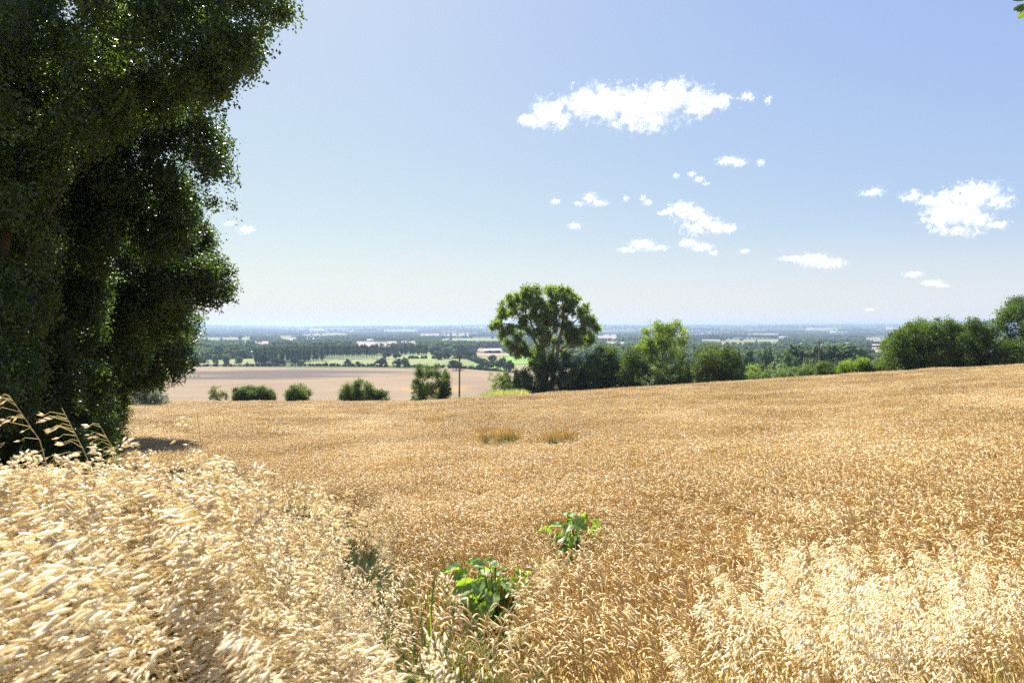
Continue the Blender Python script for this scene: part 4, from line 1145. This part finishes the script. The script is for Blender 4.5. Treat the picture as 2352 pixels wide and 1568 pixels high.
# right hand oats, paler and finer
pr = [(1850,1035),(1870,1060),(1900,1120),(1990,1110),(2080,1170),(2190,1190),(2230,1130),(2270,1110),(2300,1190),(2352,1240),(2500,1400),(2500,1900),(1150,1900),(1210,1560),(1330,1500),(1480,1420),(1620,1330),(1700,1240),(1790,1180),(1840,1120)]
P, R, S = region(pr, 2.6, 12, 7600, .94, 41, .14, -.05, .95, fade=130)
k_ = np.sin(P[:, 0] * 2.1 + 1) * np.sin(P[:, 1] * 1.7) + rng_(9).normal(0, .5, len(P)) > -.45
P, R, S = P[k_], R[k_], S[k_]
scatter('oat_grass', [oat_plant(640 + i, 1.0, 44, WIND + .4, .55, .026, pedn=2, leaves=1, arch=.22, qlo=.6, fat=.95) for i in range(10)], [M['pale_husk'], M['oat_stem']], P, R, S / 1.0, 5, 'pale fluffy oat grass growing over the wheat at lower right', 'oat grass')
# oats in the mixed middle and along the shaded gap
pm = [(760,1900),(770,1420),(830,1290),(850,1080),(900,1120),(960,1160),(930,1300),(860,1380),(1000,1500),(1200,1530),(1210,1900)]
P, R, S = region(pm, 2.6, 12, 3200, .95, 42, .12, -.4, .3)
scatter('oat_grass', [oat_plant(660 + i, .95, 24, WIND + .5, .5, .02, arch=.25) for i in range(8)], [M['pale_husk'], M['oat_stem']], P, R, S, 6, 'thin oat grass mixed with green stems along the wheat edge', 'oat grass')
# thin oats within the wheat by the burdock
pw = [(1150,1260),(1400,1150),(1560,1230),(1600,1400),(1400,1560),(1200,1500)]
P, R, S = region(pw, 4, 11, 420, .92, 46, .1, -.1, .4)
scatter('oat_grass', [oat_plant(670 + i, .95, 26, WIND + .5, .5, .02, arch=.25) for i in range(5)], [M['pale_husk'], M['oat_stem']], P, R, S, 16, 'scattered oat grass around the two big leaved plants', 'oat grass')

# --- green grass
def grass_tuft(seed, n, h, w, m=0, spread=.07, curl=.5):
    rng = rng_(seed); mb = MB()
    for i in range(n):
        a = rng.uniform(0, 6.28); e = np.array([math.cos(a), math.sin(a), 0]); hh = h * rng.uniform(.5, 1.15); c = curl * rng.uniform(.3, 1.3)
        b = e * rng.uniform(0, spread) + np.array([rng.normal() * spread, rng.normal() * spread, 0])
        t = np.linspace(0, 1, 6)
        P = np.stack([b + e * hh * c * q ** 2 + UP * hh * (q - .45 * c * q ** 3) for q in t])
        ribbon(mb, P, w * np.array([.8, 1, 1, .85, .55, .08]) * rng.uniform(.6, 1.2), m)
    return mb
# shaded lane between trees, oats and wheat
def lane():
    rng = rng_(51); n = 5200
    y = rng.uniform(3.6, 60, n) ** 1.0; edge = np.interp(y, WE[:, 1], WE[:, 0])
    x = edge + .5 - rng.uniform(0, 1, n) ** 1.2 * (2.2 + .18 * y)
    P = np.stack([x, y, H(x, y)], -1)
    return P, np.stack([0 * x, 0 * x, rng.uniform(0, 6.28, n)], -1), rng.uniform(.6, 1.3, n) * np.where(y > 20, 1.3, 1)
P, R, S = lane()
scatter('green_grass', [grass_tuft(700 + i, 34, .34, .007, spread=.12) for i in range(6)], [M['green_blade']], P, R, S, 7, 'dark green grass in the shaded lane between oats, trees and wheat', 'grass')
P, R, S = region([(650,1900),(640,1150),(760,1090),(900,1200),(1010,1330),(1060,1330),(1080,1420),(1250,1520),(1500,1560),(1500,1900)], 2.7, 10, 5600, .5, 52, .2, -.45, .3)
scatter('green_grass', [grass_tuft(710 + i, 12, .55, .006, m=i % 2, spread=.07, curl=.4) for i in range(6)] + [oat_plant(716 + i, .62, 14, WIND + .5, .5, .02, arch=.25) for i in range(2)], [M['green_blade'], M['dull_weed']], P, R, S * 2.0, 8, 'green and dull grass growing through the thin wheat at bottom centre', 'grass')
P, R, S = region([(1500,1900),(1480,1500),(1640,1420),(1900,1460),(2100,1520),(2352,1400),(2500,1500),(2500,1900)], 2.7, 7.0, 2000, .75, 53, .15, .05, .95)
scatter('pale_grass', [grass_tuft(720 + i, 18, .8, .004, spread=.06, curl=.25) for i in range(6)], [M['pale_blade']], P, R, S * 1.1, 9, 'pale green grass stems among the oats at lower right', 'grass')
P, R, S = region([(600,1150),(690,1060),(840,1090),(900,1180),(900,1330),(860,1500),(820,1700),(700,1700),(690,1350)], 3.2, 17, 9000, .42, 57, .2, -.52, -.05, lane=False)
scatter('rank_grass', [grass_tuft(750 + i, 18, .7, .006, spread=.08, curl=.5) for i in range(5)], [M['shade_toned_blade'], M['pale_blade']], P, R, S * 1.5, 17, 'rank grey green grass in the dark margin between oats and wheat', 'grass')
# weeds in the gaps of the wheat
P, R, S = region([(1085,1035),(1105,985),(1225,990),(1225,1040)], 17, 36, 2600, .4, 54, .2, -.1, .1)
P2, R2, S2 = region([(1238,1040),(1245,995),(1345,990),(1345,1040)], 17, 36, 2600, .4, 55, .2, .0, .2)
scatter('green_weeds', [grass_tuft(730 + i, 30, .55, .012, spread=.12, curl=.3) for i in range(4)], [M['dull_weed']], np.concatenate([P, P2]), np.concatenate([R, R2]), np.concatenate([S, S2]) * 3.0, 10, 'dull green weeds in the two sunken gaps of the wheat', 'weeds')
# rough grass along the crest
rng = rng_(56); n = 900
X = rng.uniform(1030, 1200, n); d = rng.uniform(90, 104, n); x = (X - CX) / F * d
sp = MB()
scatter('rough_grass', [grass_tuft(740 + i, 40, .9, .03, spread=.25, curl=.3) for i in range(4)], [M['pale_blade']], np.stack([x, d, H(x, d)], -1), np.stack([0 * x, 0 * x, rng.uniform(0, 6, n)], -1), rng.uniform(.7, 1.5, n) * (1 + (X > 1120) * .5), 11, 'rough pale green grass strip between the wooden pole and the straggly shrub', 'grass')

# ------------------------------------------------------------------ individual plants in front
def tall_oat(lab, X, Ytop, d, seed, arch=.3, n=34, yaw=WIND):
    x = (X - CX) / F * d; g = np.array([x, d, float(H(x, d))]); h = ((HY - Ytop) / F * d - g[2]) / .9
    mb = oat_plant(seed, 1.0, n, yaw, 1.0, .027 / h, arch=arch, fat=.85, ped=.6)
    root = empty('oat_stalk', g, lab, 'wild oat', 'wild oat stalks standing above the rest')
    for part, nm, mt in ((0, 'spikelet', 'oat_husk'), (1, 'stem', 'oat_stem')):
        pieces = []; off = 0; st = MB()
        # every added block is one tube or ribbon: husks stay single, stem pieces join
        blocks = [(f, mi) for f, mi in mb.F4]
        starts = np.cumsum([0] + [len(v) for v in mb.V])
        for (f, mi) in blocks:
            k = np.searchsorted(starts, f.min(), 'right') - 1
            if mi[0] != part: continue
            V = mb.V[k] * h; Fk = f - starts[k]
            if part == 0: q = MB(); q.add(V, Fk); q.build(nm, M[mt], root)
            else: st.add(V, Fk)
        if part: st.build(nm, M[mt], root)
tall_oat('tallest wild oat stalk, its tip bent left before the dark trees', 130, 800, 2.05, 801, .26, 34)
tall_oat('slim wild oat stalk close left of the tallest one, a little lower', 85, 850, 2.0, 811, .3, 30)
tall_oat('low arching wild oat stalk at the left edge of the picture', 30, 905, 2.1, 812, .35, 30)
tall_oat('wild oat stalk midway between the tallest one and the grey green bush', 205, 925, 2.2, 813, .3, 28)
tall_oat('wild oat stalk before the shaded wheat left of the dark lane', 450, 955, 2.5, 814, .22, 26)
tall_oat('wild oat stalk leaning over the dark lane from the left', 610, 1010, 2.6, 815, .25, 26)
tall_oat('wild oat stalk leaning left just below the tallest one', 170, 878, 2.1, 802, .5, 28)
tall_oat('single wild oat stalk with a short curved tip right of the tallest one', 245, 888, 2.3, 803, .2, 26)
tall_oat('wild oat stalk standing out against the dark grey green bush', 350, 905, 2.5, 804, .15, 22)
tall_oat('thin wild oat stalk rising in front of the tramlines in the wheat', 560, 928, 2.7, 805, .12, 20)
tall_oat('wild oat stalk at the right edge of the left oat mass', 640, 985, 2.7, 806, .15, 22)

def burdock(lab, X, Y, d, seed, n, r):
    rng = rng_(seed); x = (X - CX) / F * d; g = np.array([x, d, float(H(x, d))]); zc = (HY - Y) / F * d - g[2]
    root = empty('big_leaved_plant', g, lab, 'plant', 'big leaved green plants in the wheat')
    for i in range(n):
        a = rng.uniform(0, 6.28); q = r * math.sqrt(rng.random()); c = np.array([math.cos(a) * q * 1.15, math.sin(a) * q, .0 + zc + rng.uniform(-.22, .14) - q * .15])
        size = rng.uniform(.07, .2); out = np.array([math.cos(a), math.sin(a), 0]) ; nrm = unit(UP + out * rng.uniform(.1, .9) + np.array([0, -.45, 0]) + rng.normal(size=3) * .25)
        t = unit(out - nrm * (out @ nrm)); b = np.cross(nrm, t)
        nu, nv = 9, 8; V = []
        for iu in range(nu):
            s = iu / (nu - 1)
            wd = (math.sin(math.pi * min(1, s * .93 + .07)) ** .65) * (1.12 - .45 * s) * .42
            for iv in range(nv):
                v = iv / (nv - 1) * 2 - 1
                wav = .045 * math.sin(s * 14 + seed + i) * abs(v) + .03 * math.sin(v * 7 + s * 9 + i)
                V.append(c + t * size * (s - .35 - .12 * abs(v) * (1 - s) ** 2) + b * size * wd * v * (1 + .06 * math.sin(s * 22 + i)) + nrm * size * (abs(v) * .22 - .35 * (s - .5) ** 2 + wav))
        I = np.arange(nu - 1)[:, None] * nv; J = np.arange(nv - 1)[None]
        mb = MB(); mb.add(np.array(V), np.stack([I + J, I + J + 1, I + nv + J + 1, I + nv + J], -1).reshape(-1, 4))
        lf = mb.build('leaf', M['burdock_leaf'], root, smooth=True)
        mb = MB(); e = c - t * size * .33
        mb.tube([e * np.array([.15, .15, 0]), e * np.array([.5, .5, .6]), e], [.007, .006, .004], 5); mb.build('stalk', M['green_blade'], lf)
burdock('larger clump of broad pale green leaves in front of the thin wheat', 1140, 1325, 6.5, 901, 64, .42)
burdock('smaller clump of broad bright green leaves standing deeper in the wheat', 1325, 1212, 8.9, 902, 46, .38)

def arching_clump(lab, X, Y, d, seed, n, h, w, mat='green_blade', name='grass_clump', cat='grass clump', curl=.55):
    x = (X - CX) / F * d; g = np.array([x, d, float(H(x, d))])
    o = grass_tuft(seed, n, h, w, spread=.05, curl=curl).build(name, M[mat]); o.location = tuple(g)
    return tag(o, lab, cat, 'broad bladed grass clumps in front')
arching_clump('broad bladed arching green grass clump at bottom centre', 985, 1480, 3.9, 911, 34, 1.2, .014)
arching_clump('green grass clump left of the larger big leaved plant', 1030, 1330, 6.3, 912, 34, .9, .01, curl=.3)
arching_clump('upright green stems standing in the wheat above the thin patch', 960, 1250, 7.6, 913, 14, .8, .012, curl=.15)
arching_clump('low green grass clump at the bottom edge left of centre', 870, 1540, 3.6, 914, 36, 1.0, .010)

def straw(lab, pts, r, seed, group='dry straws standing above the oats', mat='dry_stem', branch=0):
    rng = rng_(seed)
    P = np.array([onpic(X, Y, d) for X, Y, d in pts]); g = P[0].copy(); g[2] = float(H(g[0], g[1])); P[0] = g
    t = np.linspace(0, len(P) - 1, 12); Q = np.stack([np.interp(t, np.arange(len(P)), P[:, k]) for k in range(3)], -1)
    Q[1:-1] = (Q[:-2] + Q[1:-1] * 2 + Q[2:]) / 4
    mb = MB(); mb.tube(Q, np.linspace(r, r * .5, 12), 6)
    for i in range(branch):
        a = Q[rng.integers(6, 12)]; e = a + np.array([rng.normal() * .05, rng.normal() * .03, rng.uniform(.03, .09)]); mb.tube([a, (a + e) / 2 + [0, 0, .01], e], [r * .5, r * .4, r * .2], 4)
    o = mb.build('dry_straw', M[mat], loc=g)
    return tag(o, lab, 'straw', group)
straw('dark dry stem curving up from the bottom edge into the left oats', [(575, 1620, 1.6), (540, 1520, 1.55), (490, 1450, 1.5), (440, 1392, 1.5)], .0028, 921, mat='bark', branch=5)
straw('dark dry twig left of the curving stem in the left oats', [(330, 1640, 1.5), (310, 1480, 1.45), (285, 1400, 1.4), (262, 1362, 1.4)], .0022, 922, mat='bark', branch=4)
straw('dark thin upright twig in the middle of the left oats', [(340, 1500, 1.9), (337, 1340, 1.8), (335, 1220, 1.8), (338, 1150, 1.8)], .0022, 923, mat='bark', branch=3)
for i, (x0, y0, x1, y1, lab) in enumerate([(2140,1590,2095,1270,'leaning dry straw, leftmost of the tall bundle at lower right'),(2130,1590,2075,1290,'second leaning dry straw in the tall bundle at lower right'),(2165,1590,2105,1330,'third leaning dry straw in the tall bundle at lower right, slightly thicker'),(2200,1590,2060,1240,'longest leaning dry straw crossing the bundle at lower right')]):
    straw(lab, [(x0, y0, 4.0 + .1 * i), ((x0 + x1) / 2 + 6, (y0 + y1) / 2, 4.0 + .1 * i), (x1, y1, 4.05 + .1 * i)], .0055, 930 + i)
straw('dark green upright stem left of the leaning straw bundle', [(1948, 1590, 4.2), (1946, 1450, 4.2), (1950, 1330, 4.2)], .006, 935, mat='green_blade')
straw('second dark upright stem right of the leaning straw bundle', [(2200, 1590, 4.1), (2193, 1480, 4.1), (2188, 1360, 4.1)], .006, 936, mat='green_blade')
straw('bright yellow bent straw sloping down to the right at lower right', [(2105, 1492, 4.3), (2040, 1440, 4.0), (1960, 1385, 4.0), (1950, 1380, 4.0)], .006, 937)

# ------------------------------------------------------------------ oak branch hanging in at the upper right corner
def oak():
    base = np.array([6.6, 4.6, float(H(6.6, 3.8))]); rng = rng_(71)
    root = empty('oak_tree', base, 'oak whose lobed leaf tips hang into the upper right corner', 'tree')
    tb = MB(); tb.tube([base, base + [0, 0, 2], base + [-.1, .1, 5.2], base + [0, 0, 8]], [.3, .24, .18, .1], 10)
    tip = onpic(2350, -4, 5.2)
    tb.tube([base + [-.05, .05, 4.6], (base + [0, 0, 5.0] + tip) / 2 + [0, 0, .5], tip + [.35, 0, .22], tip + [.02, 0, .06]], [.09, .06, .02, .005], 7)
    tb.build('trunk', M['bark'], root, loc=base)
    mb = MB()
    def oakleaf(c, t, nrm, L):
        t = unit(t); nrm = unit(nrm - t * (nrm @ t)); b = np.cross(nrm, t)
        prof = [(0, .04), (.15, .16), (.25, .30), (.33, .2), (.45, .36), (.55, .24), (.68, .36), (.78, .26), (.9, .24), (1, .03)]
        V = []
        for s, w in prof: V += [c + t * L * s - b * L * w * .8 + nrm * L * .06, c + t * L * s, c + t * L * s + b * L * w * .8 + nrm * L * .06]
        n = len(prof); I = (np.arange(n - 1) * 3)[:, None]; J = np.arange(2)[None]
        mb.add(np.array(V), np.stack([I + J, I + J + 1, I + 3 + J + 1, I + 3 + J], -1).reshape(-1, 4))
    for X, Y, tx, tz, L in [(2352, 2, -1, .1, .075), (2350, 10, -.8, -.6, .075), (2358, 22, -.8, -.9, .085), (2352, 30, .3, -1, .09), (2362, 8, -.6, -.5, .09), (2370, -6, -.4, .3, .09), (2348, -14, -1, .4, .08), (2375, 30, .2, -1, .09), (2385, 10, .2, -.8, .09)]:
        oakleaf(onpic(X, Y, 5.2), np.array([tx, .25, tz]), np.array([.2, -.8, .5]) + rng.normal(size=3) * .2, L)
    for i in range(1400):
        D = unit(rng.normal(size=3) + [0.3, 0, .1]); c = base + np.array([.9, -.2, 7.2]) + D * np.array([2.2, 2.6, 2.2]) * rng.uniform(.5, 1)
        if c[0] / max(c[1], .5) < .80 and c[1] > 0: continue
        oakleaf(c, rng.normal(size=3), rng.normal(size=3) + UP, .1)
    mb.build('crown', M['near_leaf'], root, loc=base)
oak()

# ------------------------------------------------------------------ buildings in the valley
M['white_roof'] = plain('white_roof', (.78, .78, .76), .4)
M['glasshouse'] = plain('glasshouse', (.62, .68, .70), .25)
M['grey_roof'] = plain('grey_roof', (.42, .44, .46), .6)
M['red_roof'] = plain('red_roof', (.30, .14, .09), .8)
M['dark_wall'] = plain('dark_wall', (.09, .085, .08), .8)
M['brick'] = plain('brick', (.33, .2, .14), .85)
M['white_wall'] = plain('white_wall', (.7, .68, .64), .7)
M['pane'] = plain('pane', (.05, .06, .07), .15)
def barn(name, lab, X, Y, wpx, hm, wall, roof, depth=14, rz=0.0, roofh=.35, cat='barn', nwin=0, group='farm buildings in the valley'):
    g = ground_at(X, Y); w = wpx / F * g[1]
    root = empty(name, g, lab, cat, group); root.rotation_euler = (0, 0, rz)
    mb = MB(); mb.box((0, 0, hm / 2 - .25), (w, depth, hm + .5))
    a = hm; r = hm * (1 + roofh)
    for s in (-1, 1):
        mb.add([[s * w / 2, -depth / 2, a], [s * w / 2, depth / 2, a], [s * w / 2, 0, r]], [[0, 1, 2]])
    mb.build('wall', M[wall], root)
    mb = MB(); e = .4; th = .18
    for s in (-1, 1):
        p = [[-w / 2 - e, s * (depth / 2 + e), a - .12], [w / 2 + e, s * (depth / 2 + e), a - .12], [w / 2 + e, 0, r + .1], [-w / 2 - e, 0, r + .1]]
        q = [[x, y, z + th] for x, y, z in p]
        mb.add(p + q, [[0, 1, 2, 3], [4, 5, 6, 7], [0, 1, 5, 4], [1, 2, 6, 5], [2, 3, 7, 6], [3, 0, 4, 7]])
    mb.build('roof', M[roof], root)
    mb = MB(); mb.box((w * .18, -depth / 2 - .05, hm * .35), (min(3.5, w * .2), .12, hm * .7)); mb.build('door', M['dark_wall'], root)
    for i in range(nwin):
        mb = MB(); mb.box((-w * .4 + w * .8 * (i + .5) / nwin, -depth / 2 - .05, hm * .68), (1.1, .1, 1.1)); mb.build('window', M['pane'], root)
barn('barn', 'pale roofed barn beside the dark shed, left of the big spreading tree', 1138, 811, 22, 5, 'dark_wall', 'white_roof', 18, .1)
barn('shed', 'dark shed left of the pale roofed barn', 1120, 811, 13, 4.5, 'dark_wall', 'grey_roof', 12, -.1)
barn('marquee', 'white tent roofed building at the left end of the poplar belt', 573, 819, 14, 5, 'white_wall', 'white_roof', 14, .2, .5)
barn('glasshouse', 'long pale glasshouse behind the hedge pole', 1870, 799, 34, 4.5, 'glasshouse', 'glasshouse', 26, .04, .2)
barn('glasshouse', 'distant white glasshouse roof above the valley at left', 672, 784, 14, 5, 'glasshouse', 'white_roof', 26, .04, .2)
barn('warehouse', 'long white warehouse far out towards the hills on the right', 1927, 765, 38, 9, 'white_wall', 'white_roof', 60, 0, .1)
barn('warehouse', 'small white warehouse left of the long white one', 1860, 765, 10, 8, 'white_wall', 'white_roof', 40, 0, .1)
barn('glasshouse', 'white glasshouse strip in the middle distance right of the airy tree', 1800, 776, 18, 6, 'glasshouse', 'white_roof', 30, -.06, .15)
barn('glasshouse', 'thin white glasshouse further out right of the airy tree', 1828, 768, 16, 6, 'glasshouse', 'white_roof', 30, 0, .15)
barn('farmhouse', 'red roofed farmhouse near the stubble strips', 1962, 797, 12, 5, 'brick', 'red_roof', 9, .2, .7, 'house', 3)
barn('farmhouse', 'brick cottage with red roof right of the farmhouse', 1945, 794, 9, 5, 'brick', 'red_roof', 9, -.3, .7, 'house', 2)
barn('barn', 'long grey roofed barn beside the tall right hand hedge', 2010, 797, 28, 5, 'dark_wall', 'grey_roof', 20, .03, .25)
barn('barn', 'grey barn right of the poplar belt far out', 850, 784, 14, 6, 'white_wall', 'grey_roof', 20, .1, .25)
barn('warehouse', 'low white warehouse far out above the poplar belt at left', 612, 772, 18, 7, 'white_wall', 'white_roof', 40, 0, .1)
barn('farmhouse', 'small brick farmhouse among trees left of the pale roofed barn', 1062, 811, 8, 5, 'brick', 'red_roof', 8, .5, .7, 'house', 2)
barn('warehouse', 'white building just right of the airy tree', 1618, 771, 12, 7, 'white_wall', 'white_roof', 30, 0, .12)

# ------------------------------------------------------------------ far woodland: hedgerow lines and woods nobody could count
def far_wood():
    rng = rng_(81); P = []; S = []
    fields_poly = []
    def add(x, y, s): P.append((x, y)); S.append(s)
    # hedgerow lines across the valley
    for i in range(760):
        y0 = 1.0 / rng.uniform(1 / 9000., 1 / 720.) if rng.random() < .35 else math.exp(rng.uniform(math.log(720), math.log(6500)))
        x0 = rng.uniform(-.85, .85) * y0; ang = .35 + (0 if rng.random() < .75 else math.pi / 2) + rng.normal() * .12
        L = rng.uniform(80, 420) * (1 + y0 / 5000); n = int(L / rng.uniform(7, 16)); dens = rng.uniform(.4, 1)
        for k in range(n):
            if rng.random() > dens: continue
            t = (k / n - .5) * L
            add(x0 + math.cos(ang) * t + rng.normal() * 1.5, y0 + math.sin(ang) * t + rng.normal() * 1.5, rng.uniform(6, 14))
    # woods and copses
    for i in range(430):
        y0 = math.exp(rng.uniform(math.log(760), math.log(6500))); x0 = rng.uniform(-.85, .85) * y0
        rx, ry = rng.uniform(25, 120) * (1 + y0 / 3500), rng.uniform(12, 45) * (1 + y0 / 3500)
        n = int(min(rx * ry / 45, 170)); hh = rng.uniform(11, 17)
        for k in range(n):
            a = rng.uniform(0, 6.28); q = math.sqrt(rng.random())
            add(x0 + math.cos(a) * q * rx, y0 + math.sin(a) * q * ry, hh * rng.uniform(.75, 1.15))
    # wooded hills at the horizon
    for i in range(15000):
        y0 = rng.uniform(5200, 12500); x0 = rng.uniform(-.85, .85) * y0
        m = math.sin(x0 / 330 + y0 / 700) + math.sin(x0 / 810 - y0 / 400) + rng.normal() * .5
        if m > -.55: add(x0, y0, rng.uniform(10, 17))
    P = np.array(P); S = np.array(S)
    z = H(P[:, 0], P[:, 1])
    X = CX + F * P[:, 0] / P[:, 1]; Y = HY - F * z / P[:, 1]
    PX = np.stack([X, Y], -1)
    ok = (P[:, 1] > 700)
    keepout = [[(470,797),(545,797),(540,793),(475,793)], [(640,779),(740,779),(735,775.5),(645,775.5)], [(1060,796),(1150,797),(1148,792),(1064,792)], [(1385,790),(1440,790),(1438,785),(1388,785)], [(1640,792),(1720,792),(1716,788),(1645,788)], [(1760,790),(1850,791),(1848,787),(1764,787)], [(1880,788),(1960,789),(1958,784.5),(1884,784.5)], [(1700,769),(1790,769),(1788,766.5),(1704,766.5)], [(690,770),(800,770),(795,767),(696,767)], [(960,771),(1080,771),(1076,768),(966,768)], [(570,842),(570,812),(990,810),(990,842)], [(455,838),(585,838),(585,824),(470,825)], [(680,842),(1095,844),(1095,821),(740,821)], [(380,920),(380,842),(1180,842),(1180,920)], [(1085,850),(1180,858),(1240,836),(1240,819),(1150,819),(1085,838)],
               [(930,823),(1040,823),(1040,815),(930,815)], [(1065,818),(1240,818),(1220,812),(1070,811)], [(1090,808),(1150,810),(1160,801),(1100,801)], [(815,795),(905,795),(905,788),(820,787)],
               [(1600,783),(1790,786),(1790,779),(1610,779)], [(1725,802),(1900,803),(1900,797),(1730,797)], [(1935,810),(2040,813),(2040,802),(1935,802)], [(1970,801),(2040,801),(2040,795),(1975,795)],
               [(1010,782.5),(1150,782.5),(1140,776.5),(1020,777)], [(455,780),(580,780),(575,775.5),(460,775.5)], [(560,789),(620,789),(618,783.5),(565,784)], [(1370,777),(1418,777),(1415,768),(1375,769)], [(1985,784),(2040,784),(2040,776),(1985,776)],
               [(2035,757),(2060,757),(2058,751),(2036,751)], [(1868,759),(1927,759),(1920,753.5),(1850,752)], [(708,759),(747,759),(742,755),(714,755)], [(880,761),(960,761),(955,757),(885,757)], [(790,788.5),(960,788.5),(955,783),(800,784)],
               [(1105,816),(1160,816),(1160,806),(1105,806)], [(1850,803),(1890,803),(1890,795),(1850,795)], [(1905,767),(1950,767),(1950,762),(1905,762)], [(1788,779),(1812,779),(1812,774),(1788,774)]]
    PM = np.stack([X, HY - F * (z + S * .5) / P[:, 1]], -1); PT = np.stack([X, HY - F * (z + S * .85) / P[:, 1]], -1)
    for q in keepout: ok &= ~(inpoly(PX, q) | inpoly(PM, q) | inpoly(PT, q)) | (rng.random(len(PX)) < .015)
    P, S, z = P[ok], S[ok], z[ok]; n = len(P)
    protos = []
    for k in range(7):
        r = rng_(820 + k); mb = MB(); bl = []
        for i in range(7):
            a = r.uniform(0, 6.28); q = r.uniform(0, .3); bl.append([q * math.cos(a), q * math.sin(a), r.uniform(.3, .75), r.uniform(.16, .28)])
        mi = (0, 0, 1, 0, 2, 1, 0)[k]
        V, Fc = ICO1
        for b in bl: mb.add(V * b[3] * (1 + r.uniform(-.15, .15, (len(V), 1))) + b[:3], Fc, mi)
        sprigs(mb, bl, 90, .16, r, 3, shell=.8, spread=.3, asp=.9, m=mi)
        mb.add(ICO1[0] * [.28, .28, .35] + [0, 0, .25], ICO1[1], mi)
        protos.append(mb)
    scatter('distant_woodland', protos, [M['valley_leaf'], M['valley_dark'], M['valley_lime']], np.concatenate([P, z[:, None]], 1), np.stack([np.zeros(n), np.zeros(n), rng.uniform(0, 6.28, n)], -1), S, 12,
            'countless distant trees, hedgerows and woods of the valley fading to blue', 'woodland')
    print('far wood', n)
far_wood()

# ------------------------------------------------------------------ haze
mb = MB()
zlo, zhi = -115., 30.
mb.box((0, 5850, (zlo + zhi) / 2), (28600, 19300, zhi - zlo))
m, nt, out = new_mat('haze_air')
pv = nt.nodes.new('ShaderNodeVolumePrincipled')
pv.inputs['Color'].default_value = (.35, .455, .655, 1); pv.inputs['Density'].default_value = 1.15e-4; pv.inputs['Anisotropy'].default_value = .3
nt.links.new(pv.outputs[0], out.inputs['Volume'])
hz = mb.build('haze', m)
tag(hz, 'thin blue haze over the valley', 'haze', kind='stuff')
